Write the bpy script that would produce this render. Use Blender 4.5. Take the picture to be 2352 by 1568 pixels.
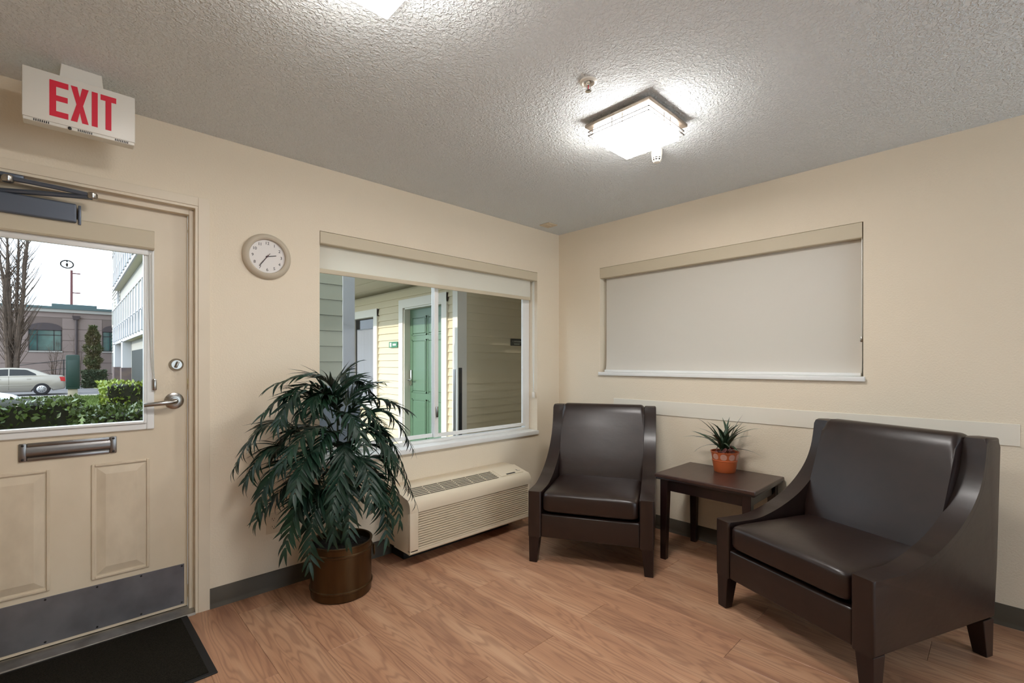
import bpy, bmesh, math, random
from mathutils import Vector, Matrix, Euler
R = math.radians
random.seed(7)
scn = bpy.context.scene
C = scn.collection
for o in list(bpy.data.objects): bpy.data.objects.remove(o)

# ------------------------------------------------------------------ camera, sky, sun, exposure
cam = bpy.data.cameras.new('camera'); cam.lens = 16.401; cam.sensor_width = 36.0; cam.sensor_fit = 'HORIZONTAL'
cam.shift_y = 0.0206; cam.clip_start = 0.05; cam.clip_end = 400
cam_o = bpy.data.objects.new('camera', cam); C.objects.link(cam_o)
cam_o.location = (-3.2772, -2.8183, 1.2672); cam_o.rotation_euler = (R(90), 0, 0.8103 - R(90))
scn.camera = cam_o
world = bpy.data.worlds.new('sky'); scn.world = world; world.use_nodes = True
bg = world.node_tree.nodes['Background']; bg.inputs[0].default_value = (0.74, 0.88, 1.0, 1); bg.inputs[1].default_value = 3.0
sun = bpy.data.lights.new('sun', 'SUN'); sun.energy = 2.3; sun.angle = R(0.6); sun.color = (1.0, 0.93, 0.80)
sun_o = bpy.data.objects.new('sun', sun); C.objects.link(sun_o)
sun_o.rotation_euler = Vector((0.93, 0.03, -0.335)).to_track_quat('-Z', 'Y').to_euler()
sun_o.location = (-20, 10, 20)
LAMP = 48.0; LAMP_COL = (1.0, 0.97, 0.94)
vs = scn.view_settings; vs.view_transform = 'Standard'; vs.look = 'None'; vs.gamma = 1.0; vs.exposure = 0.42; vs.use_curve_mapping = False

# ------------------------------------------------------------------ helpers
def lin(h):
    h = h.lstrip('#'); v = [int(h[i:i+2], 16)/255 for i in (0, 2, 4)]
    return tuple((c/12.92 if c <= .04045 else ((c+.055)/1.055)**2.4) for c in v) + (1,)
MATS = {}
def M(name, col, rough=.5, metal=0.0, spec=.5, var=None, bump=None, emit=None, coat=0.0, coat_rough=.1, translucent=0.0, sheen=0.0):
    """var=(scale, hex2, amount[,stretch])  bump=(scale, strength, distance[,stretch])"""
    m = bpy.data.materials.new(name); m.use_nodes = True; MATS[name] = m
    nt = m.node_tree; nd = nt.nodes; lk = nt.links
    p = nd['Principled BSDF']; out = nd['Material Output']
    c = lin(col) if isinstance(col, str) else tuple(col)
    p.inputs['Base Color'].default_value = c; p.inputs['Roughness'].default_value = rough
    p.inputs['Metallic'].default_value = metal; p.inputs['Specular IOR Level'].default_value = spec
    p.inputs['Coat Weight'].default_value = coat; p.inputs['Coat Roughness'].default_value = coat_rough
    p.inputs['Sheen Weight'].default_value = sheen
    if emit: p.inputs['Emission Color'].default_value = (*emit[0], 1); p.inputs['Emission Strength'].default_value = emit[1]
    if var or bump:
        tc = nd.new('ShaderNodeTexCoord')
    if var:
        mp = nd.new('ShaderNodeMapping'); lk.new(tc.outputs['Object'], mp.inputs[0])
        if len(var) > 3: mp.inputs['Scale'].default_value = var[3]
        n = nd.new('ShaderNodeTexNoise'); n.inputs['Scale'].default_value = var[0]; n.inputs['Detail'].default_value = 6
        lk.new(mp.outputs[0], n.inputs['Vector'])
        rp = nd.new('ShaderNodeMapRange'); rp.inputs[1].default_value = .35; rp.inputs[2].default_value = .7; rp.inputs[4].default_value = var[2]
        lk.new(n.outputs['Fac'], rp.inputs[0])
        mx = nd.new('ShaderNodeMix'); mx.data_type = 'RGBA'; mx.inputs[6].default_value = c; mx.inputs[7].default_value = lin(var[1])
        lk.new(rp.outputs[0], mx.inputs[0]); lk.new(mx.outputs[2], p.inputs['Base Color'])
    if bump:
        mp = nd.new('ShaderNodeMapping'); lk.new(tc.outputs['Object'], mp.inputs[0])
        if len(bump) > 3: mp.inputs['Scale'].default_value = bump[3]
        n = nd.new('ShaderNodeTexNoise'); n.inputs['Scale'].default_value = bump[0]; n.inputs['Detail'].default_value = 3
        lk.new(mp.outputs[0], n.inputs['Vector'])
        b = nd.new('ShaderNodeBump'); b.inputs['Strength'].default_value = bump[1]; b.inputs['Distance'].default_value = bump[2]
        lk.new(n.outputs['Fac'], b.inputs['Height']); lk.new(b.outputs[0], p.inputs['Normal'])
    if translucent:
        t = nd.new('ShaderNodeBsdfTranslucent'); t.inputs[0].default_value = c
        mix = nd.new('ShaderNodeMixShader'); mix.inputs[0].default_value = translucent
        lk.new(p.outputs[0], mix.inputs[1]); lk.new(t.outputs[0], mix.inputs[2]); lk.new(mix.outputs[0], out.inputs[0])
    return m

def glass(name, tint=(1, 1, 1), refl=1.0):
    m = bpy.data.materials.new(name); m.use_nodes = True; nt = m.node_tree; nd = nt.nodes; lk = nt.links
    nd.remove(nd['Principled BSDF']); MATS[name] = m
    t = nd.new('ShaderNodeBsdfTransparent'); t.inputs[0].default_value = (*tint, 1)
    g = nd.new('ShaderNodeBsdfGlossy'); g.inputs['Roughness'].default_value = 0.0
    f = nd.new('ShaderNodeFresnel'); f.inputs[0].default_value = 1.45; ge = nd.new('ShaderNodeNewGeometry')
    fr = nd.new('ShaderNodeMath'); fr.operation = 'SUBTRACT'; fr.inputs[0].default_value = refl; lk.new(ge.outputs['Backfacing'], fr.inputs[1]); fr.use_clamp = True
    mu = nd.new('ShaderNodeMath'); mu.operation = 'MULTIPLY'; lk.new(f.outputs[0], mu.inputs[0]); lk.new(fr.outputs[0], mu.inputs[1])
    mx = nd.new('ShaderNodeMixShader'); lk.new(mu.outputs[0], mx.inputs[0]); lk.new(t.outputs[0], mx.inputs[1]); lk.new(g.outputs[0], mx.inputs[2])
    lk.new(mx.outputs[0], nd['Material Output'].inputs[0])
    return m

class B:
    """collects shapes into one bmesh"""
    def __init__(s): s.bm = bmesh.new()
    def _bev(s, edges, off, seg):
        if off > 0: bmesh.ops.bevel(s.bm, geom=edges, offset=off, segments=seg, profile=.5, affect='EDGES', clamp_overlap=True)
    def box(s, x0, x1, y0, y1, z0, z1, bev=0, seg=2, mtx=None):
        v = [s.bm.verts.new((x, y, z)) for x in (x0, x1) for y in (y0, y1) for z in (z0, z1)]
        if mtx is not None:
            for q in v: q.co = mtx @ q.co
        f = [s.bm.faces.new([v[i] for i in q]) for q in ((0,1,3,2),(4,6,7,5),(0,4,5,1),(2,3,7,6),(0,2,6,4),(1,5,7,3))]
        if bev: s._bev(list({e for q in f for e in q.edges}), bev, seg)
        return s
    def taper(s, b0, b1, z0, z1, bev=0):
        """b=(x0,x1,y0,y1) rectangles at z0 and z1"""
        v = [s.bm.verts.new((x, y, z)) for (b, z) in ((b0, z0), (b1, z1)) for (x, y) in ((b[0], b[2]), (b[1], b[2]), (b[1], b[3]), (b[0], b[3]))]
        f = [s.bm.faces.new([v[i] for i in q]) for q in ((3,2,1,0),(4,5,6,7),(0,1,5,4),(1,2,6,5),(2,3,7,6),(3,0,4,7))]
        if bev: s._bev(list({e for q in f for e in q.edges}), bev, 2)
        return s
    def prism(s, pts, axis, a, b, bev=0, seg=3):
        def P(p, t):
            return {'x': (t, p[0], p[1]), 'y': (p[0], t, p[1]), 'z': (p[0], p[1], t)}[axis]
        va = [s.bm.verts.new(P(p, a)) for p in pts]; vb = [s.bm.verts.new(P(p, b)) for p in pts]
        n = len(pts); fa = s.bm.faces.new(va); fb = s.bm.faces.new(vb[::-1])
        for i in range(n): s.bm.faces.new((va[i], vb[i], vb[(i+1) % n], va[(i+1) % n]))
        if bev: s._bev(list(fa.edges)+list(fb.edges), bev, seg)
        return s
    def tube(s, pts, r, n=8, cap=True):
        pts = [Vector(p) for p in pts]; m = len(pts); rr = r if isinstance(r, (list, tuple)) else [r]*m
        rings = []; up = None
        for i, p in enumerate(pts):
            d = (pts[min(i+1, m-1)]-pts[max(i-1, 0)]).normalized()
            if up is None or abs(up.dot(d)) > .98: up = Vector((0, 0, 1)) if abs(d.z) < .9 else Vector((1, 0, 0))
            a = d.cross(up).normalized(); b = a.cross(d).normalized(); up = b
            rings.append([s.bm.verts.new(p+(a*math.cos(t)+b*math.sin(t))*rr[i]) for t in [2*math.pi*k/n for k in range(n)]])
        for i in range(m-1):
            for k in range(n): s.bm.faces.new((rings[i][k], rings[i][(k+1) % n], rings[i+1][(k+1) % n], rings[i+1][k]))
        if cap: s.bm.faces.new(rings[0][::-1]); s.bm.faces.new(rings[-1])
        return s
    def lathe(s, prof, n=32, c=(0, 0, 0), axis='z', cap=True):
        rings = []
        def P(r, h, t):
            a, b = r*math.cos(t), r*math.sin(t)
            q = {'z': (a, b, h), 'y': (a, h, b), 'x': (h, a, b)}[axis]
            return (q[0]+c[0], q[1]+c[1], q[2]+c[2])
        for r, h in prof:
            if r < 1e-6: rings.append([s.bm.verts.new(P(0, h, 0))])
            else: rings.append([s.bm.verts.new(P(r, h, 2*math.pi*k/n)) for k in range(n)])
        for A, Bq in zip(rings, rings[1:]):
            for k in range(n):
                k2 = (k+1) % n
                if len(A) == 1 and len(Bq) == 1: continue
                if len(A) == 1: s.bm.faces.new((A[0], Bq[k], Bq[k2]))
                elif len(Bq) == 1: s.bm.faces.new((A[k], A[k2], Bq[0]))
                else: s.bm.faces.new((A[k], A[k2], Bq[k2], Bq[k]))
        if cap:
            for q in (rings[0], rings[-1]):
                if len(q) > 2: s.bm.faces.new(q)
        return s
    def squad(s, a, b, c, e1=.3, e2=.15, cen=(0, 0, 0), nu=40, nv=20, fn=None):
        """rounded cushion solid"""
        sp = lambda v, e: math.copysign(abs(v)**e, v)
        rings = []
        for j in range(nv+1):
            ph = -math.pi/2+math.pi*j/nv
            if j in (0, nv): rings.append([s.bm.verts.new((cen[0], cen[1], cen[2]+c*(1 if j else -1)))]); continue
            rings.append([s.bm.verts.new((cen[0]+a*sp(math.cos(ph), e1)*sp(math.cos(t), e2), cen[1]+b*sp(math.cos(ph), e1)*sp(math.sin(t), e2), cen[2]+c*sp(math.sin(ph), e1)))
                          for t in [2*math.pi*(k+.5)/nu for k in range(nu)]])
        for A, Bq in zip(rings, rings[1:]):
            for k in range(nu):
                k2 = (k+1) % nu
                if len(A) == 1: s.bm.faces.new((A[0], Bq[k], Bq[k2]))
                elif len(Bq) == 1: s.bm.faces.new((A[k], A[k2], Bq[0]))
                else: s.bm.faces.new((A[k], A[k2], Bq[k2], Bq[k]))
        if fn:
            for q in s.bm.verts: q.co = fn(q.co)
        return s
    def frame(s, a0, a1, z0, z1, t, d0, d1, bev=0, axis='y', tt=None, tb=None, tr=None):
        """four non-overlapping bars round an opening; axis = depth axis"""
        tt = t if tt is None else tt; tb = t if tb is None else tb; tr = t if tr is None else tr
        for q in ((a0, a0+t, z0, z1), (a1-tr, a1, z0, z1), (a0+t, a1-tr, z0, z0+tb), (a0+t, a1-tr, z1-tt, z1)):
            if axis == 'y': s.box(q[0], q[1], d0, d1, q[2], q[3], bev)
            else: s.box(d0, d1, q[0], q[1], q[2], q[3], bev)
        return s
    def poly(s, pts):
        s.bm.faces.new([s.bm.verts.new(p) for p in pts]); return s
    def mesh(s, name, smooth=True, ang=38):
        bmesh.ops.recalc_face_normals(s.bm, faces=s.bm.faces)
        me = bpy.data.meshes.new(name); s.bm.to_mesh(me); s.bm.free()
        if smooth:
            me.polygons.foreach_set('use_smooth', [True]*len(me.polygons)); me.set_sharp_from_angle(angle=R(ang))
        return me
    def obj(s, name, mat, parent=None, smooth=True, loc=None, rot=None, ang=38, label=None):
        return link(name, s.mesh(name, smooth, ang), mat, parent, loc, rot, label)

def link(name, me, mat=None, parent=None, loc=None, rot=None, label=None):
    if mat is not None and not me.materials: me.materials.append(MATS[mat] if isinstance(mat, str) else mat)
    o = bpy.data.objects.new(name, me); C.objects.link(o)
    if parent is not None: o.parent = parent
    if loc is not None: o.location = loc
    if rot is not None: o.rotation_euler = rot
    if label: o['label'] = label
    return o
def tag(o, label, cat, group=None, kind=None):
    o['label'] = label; o['category'] = cat
    if group: o['group'] = group
    if kind: o['kind'] = kind
    return o
def thing(name, label, cat, loc=(0, 0, 0), rz=0.0, group=None):
    o = bpy.data.objects.new(name, None); C.objects.link(o); o.empty_display_size = .1
    o.location = loc; o.rotation_euler = (0, 0, rz)
    return tag(o, label, cat, group)
def struct(o, label=None):
    o['kind'] = 'structure'
    if label: o['label'] = label
    return o
def text_mesh(body, size, extr=.0005, bold=0.0):
    cu = bpy.data.curves.new('lettering', 'FONT'); cu.body = body; cu.size = size; cu.extrude = extr; cu.offset = bold
    cu.align_x = 'CENTER'; cu.align_y = 'CENTER'; cu.resolution_u = 3
    o = bpy.data.objects.new('lettering', cu); C.objects.link(o)
    bpy.context.view_layer.update()
    me = bpy.data.meshes.new_from_object(o.evaluated_get(bpy.context.evaluated_depsgraph_get()))
    bpy.data.objects.remove(o); bpy.data.curves.remove(cu)
    return me

# ------------------------------------------------------------------ materials
M('wall_paint', '#e7dac4', .7, spec=.35, bump=(120, .35, .005), var=(1.2, '#dfd1b9', .35))
def ceiling_mat():
    m = M('ceiling_texture', '#e6ebec', .9, spec=.2); nt = m.node_tree; nd = nt.nodes; lk = nt.links
    tc = nd.new('ShaderNodeTexCoord')
    n = nd.new('ShaderNodeTexNoise'); n.inputs['Scale'].default_value = 85; n.inputs['Detail'].default_value = 2.5; n.inputs['Distortion'].default_value = .6
    lk.new(tc.outputs['Object'], n.inputs['Vector'])
    r = nd.new('ShaderNodeMapRange'); r.interpolation_type = 'SMOOTHSTEP'; r.inputs[1].default_value = .40; r.inputs[2].default_value = .66
    lk.new(n.outputs['Fac'], r.inputs[0])
    b = nd.new('ShaderNodeBump'); b.inputs['Strength'].default_value = .75; b.inputs['Distance'].default_value = .006
    lk.new(r.outputs[0], b.inputs['Height']); lk.new(b.outputs[0], nd['Principled BSDF'].inputs['Normal'])
ceiling_mat()
def wood_mat():
    m = M('laminate_wood', '#b07a55', .34, spec=.45); nt = m.node_tree; nd = nt.nodes; lk = nt.links; p = nd['Principled BSDF']
    tc = nd.new('ShaderNodeTexCoord'); oi = nd.new('ShaderNodeObjectInfo')
    off = nd.new('ShaderNodeVectorMath'); off.operation = 'SCALE'; off.inputs[0].default_value = (17, 41, 9); lk.new(oi.outputs['Random'], off.inputs['Scale'])
    ad = nd.new('ShaderNodeVectorMath'); lk.new(tc.outputs['Object'], ad.inputs[0]); lk.new(off.outputs[0], ad.inputs[1])
    def noise(sc, stretch, det=3, dist=0):
        mp = nd.new('ShaderNodeMapping'); mp.inputs['Scale'].default_value = stretch; lk.new(ad.outputs[0], mp.inputs[0])
        n = nd.new('ShaderNodeTexNoise'); n.inputs['Scale'].default_value = sc; n.inputs['Detail'].default_value = det; n.inputs['Distortion'].default_value = dist
        lk.new(mp.outputs[0], n.inputs['Vector']); return n.outputs['Fac']
    def math_(op, a, b=None, c=None):
        q = nd.new('ShaderNodeMath'); q.operation = op
        for i, v in enumerate((a, b, c)):
            if v is None: continue
            if isinstance(v, (int, float)): q.inputs[i].default_value = v
            else: lk.new(v, q.inputs[i])
        return q.outputs[0]
    cath = noise(1.0, (9, .95, 1), 2.2, .2)
    s = math_('SINE', math_('MULTIPLY', cath, 105.0))
    line = math_('POWER', math_('MULTIPLY_ADD', s, .5, .5), 2.6)
    fine = noise(1.0, (170, 5, 1), 4)
    broad = noise(1.0, (9, .9, 1), 2)
    # base tone
    ramp = nd.new('ShaderNodeValToRGB'); e = ramp.color_ramp.elements
    e[0].position = .28; e[0].color = lin('#8d6450'); e[1].position = .72; e[1].color = lin('#c79f80')
    x = ramp.color_ramp.elements.new(.5); x.color = lin('#b38769')
    mixv = math_('ADD', math_('MULTIPLY', broad, .75), math_('MULTIPLY', fine, .25)); lk.new(mixv, ramp.inputs[0])
    mx = nd.new('ShaderNodeMix'); mx.data_type = 'RGBA'; mx.inputs[7].default_value = lin('#7a5140')
    lk.new(ramp.outputs[0], mx.inputs[6]); lk.new(math_('MULTIPLY', line, .42), mx.inputs[0])
    hs = nd.new('ShaderNodeHueSaturation'); lk.new(mx.outputs[2], hs.inputs['Color'])
    lk.new(math_('MULTIPLY_ADD', oi.outputs['Random'], .16, .92), hs.inputs['Value']); lk.new(hs.outputs[0], p.inputs['Base Color'])
    b = nd.new('ShaderNodeBump'); b.inputs['Strength'].default_value = .12; b.inputs['Distance'].default_value = .001; lk.new(fine, b.inputs['Height']); lk.new(b.outputs[0], p.inputs['Normal'])
wood_mat()
M('subfloor', '#2c1d15', .9)
M('baseboard_vinyl', '#4d4437', .6, var=(3, '#40382d', .5))
M('trim_paint', '#e0d3bd', .45, var=(2, '#d2c2a8', .4), bump=(60, .05, .002))
M('door_paint', '#e0d2ba', .42, var=(5, '#c9b89c', .4, (1, 1, .6)), bump=(45, .05, .002))
M('scuffed_paint', '#dccdb4', .45, var=(7, '#a8977e', .3, (2, 1, 1)))
M('white_vinyl', '#e9e9e6', .35)
M('white_plastic', '#e8e2d6', .4)
M('sign_white', '#e4dfd4', .4)
M('sign_red', '#b81f32', .35, emit=((.75, .03, .06), .12))
M('black_plastic', '#141416', .45)
M('dark_gap', '#0b0a09', .8)
M('steel_brushed', '#8d8b8a', .32, 1.0, bump=(40, .06, .001, (1, 1, 25)))
M('steel_dark', '#8f8d90', .5, .75, var=(5, '#5f5d60', .7), bump=(30, .05, .001))
M('nickel', '#a6a29c', .25, 1.0)
M('closer_metal', '#5d6470', .4, .4)
M('aluminium', '#a8a6a2', .4, 1.0, var=(14, '#6f6a62', .6))
M('mat_pile', '#17150f', 1.0, spec=.1, var=(260, '#2e2a24', .9), bump=(240, .9, .006))
M('mat_rubber', '#0d0d0d', .7)
M('valance', '#cbbfa6', .6)
M('blind_fabric', '#f3efe4', .55, translucent=.5, bump=(400, .05, .0005))
M('blind_sheet', '#e2ddd2', .55, translucent=.2)
M('bead_chain', '#d9dcd8', .3, .3)
M('clock_rim', '#c3b7a3', .45)
M('clock_face', '#e2ddd8', .5)
M('clock_ink', '#22201f', .5)
M('clock_red', '#4a0a14', .4)
M('lamp_metal', '#a89a8c', .35, .8)
M('lamp_diffuser', '#ffffff', .5, emit=(LAMP_COL, LAMP))
M('lamp_collar', '#ffffff', .5, emit=(LAMP_COL, LAMP*.17))
M('wire_metal', '#6f6a66', .35, .9)
M('ac_plastic', '#d6c8b0', .42)
M('ac_louver', '#c9baa1', .45)
M('ac_dark', '#15130f', .7)
M('leather', '#20130f', .38, spec=.5, coat=.15, coat_rough=.22, var=(14, '#2b1a15', .6), bump=(9, .13, .012, (1, 1, 1.8)))
def leather_detail():
    m = MATS['leather']; nt = m.node_tree; nd = nt.nodes; lk = nt.links; p = nd['Principled BSDF']
    old = p.inputs['Normal'].links[0].from_node
    tc = nd.new('ShaderNodeTexCoord'); v = nd.new('ShaderNodeTexVoronoi'); v.inputs['Scale'].default_value = 420; v.feature = 'DISTANCE_TO_EDGE'
    lk.new(tc.outputs['Object'], v.inputs['Vector'])
    b = nd.new('ShaderNodeBump'); b.inputs['Strength'].default_value = .12; b.inputs['Distance'].default_value = .0006
    lk.new(v.outputs['Distance'], b.inputs['Height']); lk.new(old.outputs[0], b.inputs['Normal']); lk.new(b.outputs[0], p.inputs['Normal'])
leather_detail()
M('leather_seam', '#120d0c', .5)
M('espresso_wood', '#1b0f0e', .32, var=(30, '#2b1614', .7, (1, 1, .1)))
M('table_laminate', '#3d2a25', .30, var=(40, '#4a342d', .8, (.12, 1, 1)))
M('palm_leaf', '#10271f', .48, spec=.4, var=(9, '#1f4029', .8))
M('palm_stem', '#22301f', .6)
M('brass', '#5c482f', .34, .85, var=(6, '#4a3722', .8, (4, 4, .5)))
M('soil', '#1d140e', 1.0, bump=(60, 1, .02))
M('terracotta', '#bd5f33', .35)
M('pot_ring', '#e0c3b4', .5)
M('dracaena_leaf', '#254a31', .35, var=(12, '#3c2a24', .75))
M('fittonia_leaf', '#6b3a38', .5, var=(40, '#a06a62', .7))
M('wall_guard', '#e6dfd0', .35)
M('outlet_plastic', '#d2c3aa', .4)
M('chrome', '#c9c6bf', .15, 1.0)
# outdoors
M('lawn_soil', '#4a3a28', 1.0, var=(1.5, '#5f7a30', .9))
M('grass', '#59702d', .8, var=(2, '#425a22', .7))
M('asphalt', '#6e6d70', .95, var=(6, '#5b5a5d', .6))
M('concrete', '#a9a59c', .9, var=(5, '#8f8b83', .6))
M('walkway_concrete', '#77736b', .9, var=(5, '#66625b', .6))
M('hedge_leaf', '#4f6230', .25, var=(6, '#2c421e', .9))
M('hedge_leaf_sunny', '#8a9a35', .35, var=(4, '#4d6a25', .8))
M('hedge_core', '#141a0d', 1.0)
M('box_hedge_dark', '#27351f', .7, var=(5, '#39492c', .7))
M('bark', '#57493f', .95, var=(6, '#3b322c', .8))
M('cypress_leaf', '#3a4a26', .8, var=(1.5, '#5d4a30', .8))
M('stucco', '#85756f', .9, var=(1.2, '#7a6b66', .6))
M('stucco_joint', '#6b5d58', .95)
M('cornice', '#9a9690', .8)
M('roof_green', '#46585a', .7)
M('window_dark', '#2a4040', .12, spec=.8, var=(1.2, '#4d7570', .7))
M('frame_dark', '#1a1c1e', .5)
M('brown_metal', '#3c3234', .6)
M('relay_green', '#0b2f29', .45)
M('post_tan', '#a39a86', .9)
M('car_silver', '#9a948b', .3, .5)
M('car_white', '#dfe1e4', .25)
M('car_glass', '#0c0f14', .12, spec=.35)
M('tyre', '#15151a', .8)
M('hubcap', '#b9b9bb', .3, .8)
M('tail_red', '#b0252b', .25)
M('headlamp', '#cfd4d8', .1)
M('balcony_white', '#abacb0', .6)
M('balcony_siding', '#a09e97', .7)
M('balcony_soffit', '#bfbca6', .9)
M('stone_base', '#51474a', .9, var=(4, '#6a5a50', .8))
M('door_dark_green', '#15211d', .5)
M('pole_brown', '#4b2a2a', .9)
M('siding_cream', '#dccfb2', .6)
M('white_trim', '#e9e4da', .5)
M('soffit_panel', '#d6cfc0', .8)
M('green_door', '#5c7a62', .4)
M('pier_siding', '#9ba095', .7)
M('pier_trim', '#a4abb6', .6)
M('pier_base', '#6c7682', .8)
M('curtain', '#b8bcc4', .8)
M('sign_green', '#2f7d5c', .5)
M('sign_dark', '#1d2624', .5)
glass('window_glass'); glass('door_glass')

# ------------------------------------------------------------------ room shell
GZ0_ = -.33; H = 2.44; XL = -4.9; YF = -5.2
fl = struct(B().box(XL, 0, YF, 0, -.10, -.004).obj('floor', 'subfloor', smooth=False), 'brown wood laminate plank floor')
PW = .2025
def plank_mesh(w, l):
    return B().box(.0005, w-.0005, .0005, l-.0005, -.012, 0, bev=.0012, seg=1).mesh('floor_plank', False)
pm_cache = {}
k = 0
x1 = -.0225 + PW
while x1 - PW > XL:
    xa, xb = max(x1-PW, XL), min(x1, 0.0)
    y = (-1.38 if k % 2 == 1 else -1.985) + 1.21*3
    y += random.uniform(-.008, .008)
    while y > YF:
        ya, yb = max(y-1.21, YF), min(y, 0.0)
        if yb - ya > .02 and xb-xa > .004:
            key = (round(xb-xa, 3), round(yb-ya, 3))
            if key not in pm_cache: pm_cache[key] = plank_mesh(*key)
            link('floor_plank', pm_cache[key], 'laminate_wood', fl, (xa, ya, 0))
        y -= 1.21
    x1 -= PW; k += 1
struct(B().box(XL-.15, .15, YF-.15, .15, H, H+.12).obj('ceiling', 'ceiling_texture', smooth=False), 'off-white knockdown textured ceiling')
DX0, DX1, DZ = -3.76, -2.78, 2.08
WX0, WX1, WZ0, WZ1 = -2.186, -.289, .664, 2.058
w = B()
w.box(XL-.15, DX0, 0, .15, -.1, H); w.box(DX0, DX1, 0, .15, DZ, H); w.box(DX1, WX0, 0, .15, -.1, H)
w.box(WX0, WX1, 0, .15, WZ1, H); w.box(WX0, WX1, 0, .15, -.1, WZ0); w.box(WX1, .15, 0, .15, -.1, H)
struct(w.obj('wall_back', 'wall_paint', smooth=False), 'cream painted wall with the door and window')
VY0, VY1, VZ0, VZ1 = -2.273, -.459, 1.184, 2.070
w = B()
w.box(0, .15, YF-.15, VY0, -.1, H); w.box(0, .15, VY0, VY1, VZ1, H); w.box(0, .15, VY0, VY1, -.1, VZ0); w.box(0, .15, VY1, 0, -.1, H)
struct(w.obj('wall_right', 'wall_paint', smooth=False), 'cream painted wall behind the armchairs')
struct(B().box(XL-.15, XL, YF-.15, 0, -.1, H).obj('wall_left', 'wall_paint', smooth=False))
w = B(); w.box(XL, -2.5, YF-.15, YF, -.1, H); w.box(-.3, 0, YF-.15, YF, -.1, H); w.box(-2.5, -.3, YF-.15, YF, -.1, .30); w.box(-2.5, -.3, YF-.15, YF, 2.20, H)
struct(w.obj('wall_front', 'wall_paint', smooth=False))
w3 = B().frame(-2.5, -.3, .30, 2.20, .05, YF-.13, YF-.07, .003); w3.box(-1.43, -1.37, YF-.13, YF-.07, .351, 2.149)
w3 = struct(w3.obj('added_window', 'white_vinyl', smooth=False), 'wide window added behind the viewer to bring in daylight')  # made-up window out of view, added to bring daylight into the room
B().box(-2.46, -.34, YF-.103, YF-.097, .34, 2.16).obj('pane', 'window_glass', w3, smooth=False)
w = B(); w.box(-15.0, XL-.151, -5, .149, GZ0_, 8.0); w.box(XL-.151, .6, YF-.149, .149, H+.121, 8.0); w.box(.6, 6.5, -5, .149, GZ0_, 8.0)  # unseen building bulk, added to shade the walkway outside
struct(w.obj('building_mass', 'wall_paint', smooth=False), 'unseen rest of the building, added beside and above the room to shade the walkway')
def cove(t=.005): return [(0, 0), (-.016, 0), (-.014, .005), (-.008, .014), (-t, .024), (-t, .098), (-t+.002, .1), (0, .1)]
struct(B().prism(cove(), 'x', -2.75, -.001).obj('baseboard_back', 'baseboard_vinyl', ang=50))
struct(B().prism([(a, b) for a, b in cove()], 'y', YF, -.001).obj('baseboard_right', 'baseboard_vinyl', ang=50))
struct(B().prism(cove(), 'x', XL, -3.81).obj('baseboard_left', 'baseboard_vinyl', ang=50))

# ------------------------------------------------------------------ entrance door
t1 = B()
t1.box(-2.80, -2.75, -.015, .01, 0, 2.103, .002); t1.box(-3.79, -3.74, -.015, .01, 0, 2.103, .002); t1.box(-3.74, -2.80, -.015, .01, 2.058, 2.103, .002)
t1.box(-2.812, -2.78, -.01, .15, 0, 2.07); t1.box(-3.76, -3.728, -.01, .15, 0, 2.07); t1.box(-3.728, -2.812, -.01, .15, 2.046, 2.08)
t1.box(-2.832, -2.811, .03, .066, 0, 2.046, .002); t1.box(-3.729, -3.708, .03, .066, 0, 2.046, .002); t1.box(-3.708, -2.832, .03, .066, 2.018, 2.047, .002)
struct(t1.obj('trim_1', 'trim_paint', smooth=False), 'cream painted metal door frame')
struct(B().prism([(-.02, 0), (-.01, .008), (.02, .018), (.12, .02), (.2, .012), (.2, -.05), (-.02, -.05)], 'x', -3.728, -2.812).obj('trim_2', 'aluminium', ang=20), 'worn aluminium door threshold')
door = B()
SX0, SX1 = -3.712, -2.832; GX0, GX1, GZ0, GZ1 = -3.540, -3.000, .970, 1.86
door.box(SX0, GX0, .07, .115, .022, 2.034); door.box(GX1, SX1, .07, .115, .022, 2.034)
door.box(GX0, GX1, .07, .115, .022, GZ0); door.box(GX0, GX1, .07, .115, GZ1, 2.034)
d1 = struct(door.obj('door_1', 'door_paint', smooth=False), 'cream entrance door with a large glass light and mail slot')
fr = B()
fr.frame(-3.570, -2.970, .942, 1.89, .030, .058, .071, .004)
fr.frame(-3.5398, -3.0002, .9722, 1.8598, .012, .050, .09, .003)
fr.obj('glass_frame', 'white_vinyl', d1, smooth=False)
gp = B().box(GX0, GX1, .088, .094, GZ0, GZ1).obj('pane', 'door_glass', d1, smooth=False, label='clear glass pane of the door')
dc = B()
dc.tube([(.021*math.cos(t), 0, .017*math.sin(t)) for t in [2*math.pi*i/24 for i in range(25)]], .0028, 5, cap=False)
dc.lathe([(0, -.012), (.003, -.01), (.0045, 0), (.003, .004), (0, .006)], 8); dc.lathe([(0, .008), (.003, .010), (.003, .013), (0, .015)], 8)
dc.obj('decal', 'frame_dark', gp, loc=(-3.281, .085, 1.71), label='small oval decal on the glass')
def raised_panel(x0, x1, z0, z1):
    b = B()
    b.frame(x0, x1, z0, z1, .012, .063, .071, .003)
    i, j = .018, .05
    b2 = [(x0+i, z0+i), (x1-i, z0+i), (x1-i, z1-i), (x0+i, z1-i)]; b3 = [(x0+j, z0+j), (x1-j, z0+j), (x1-j, z1-j), (x0+j, z1-j)]
    va = [b.bm.verts.new((p[0], .0695, p[1])) for p in b2]; vb = [b.bm.verts.new((p[0], .0615, p[1])) for p in b3]
    b.bm.faces.new(vb)
    for q in range(4): b.bm.faces.new((va[q], va[(q+1) % 4], vb[(q+1) % 4], vb[q]))
    return b.obj('door_panel', 'scuffed_paint', d1, smooth=False)
raised_panel(-3.200, -2.988, .267, .798); raised_panel(-3.552, -3.335, .267, .798)
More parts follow.
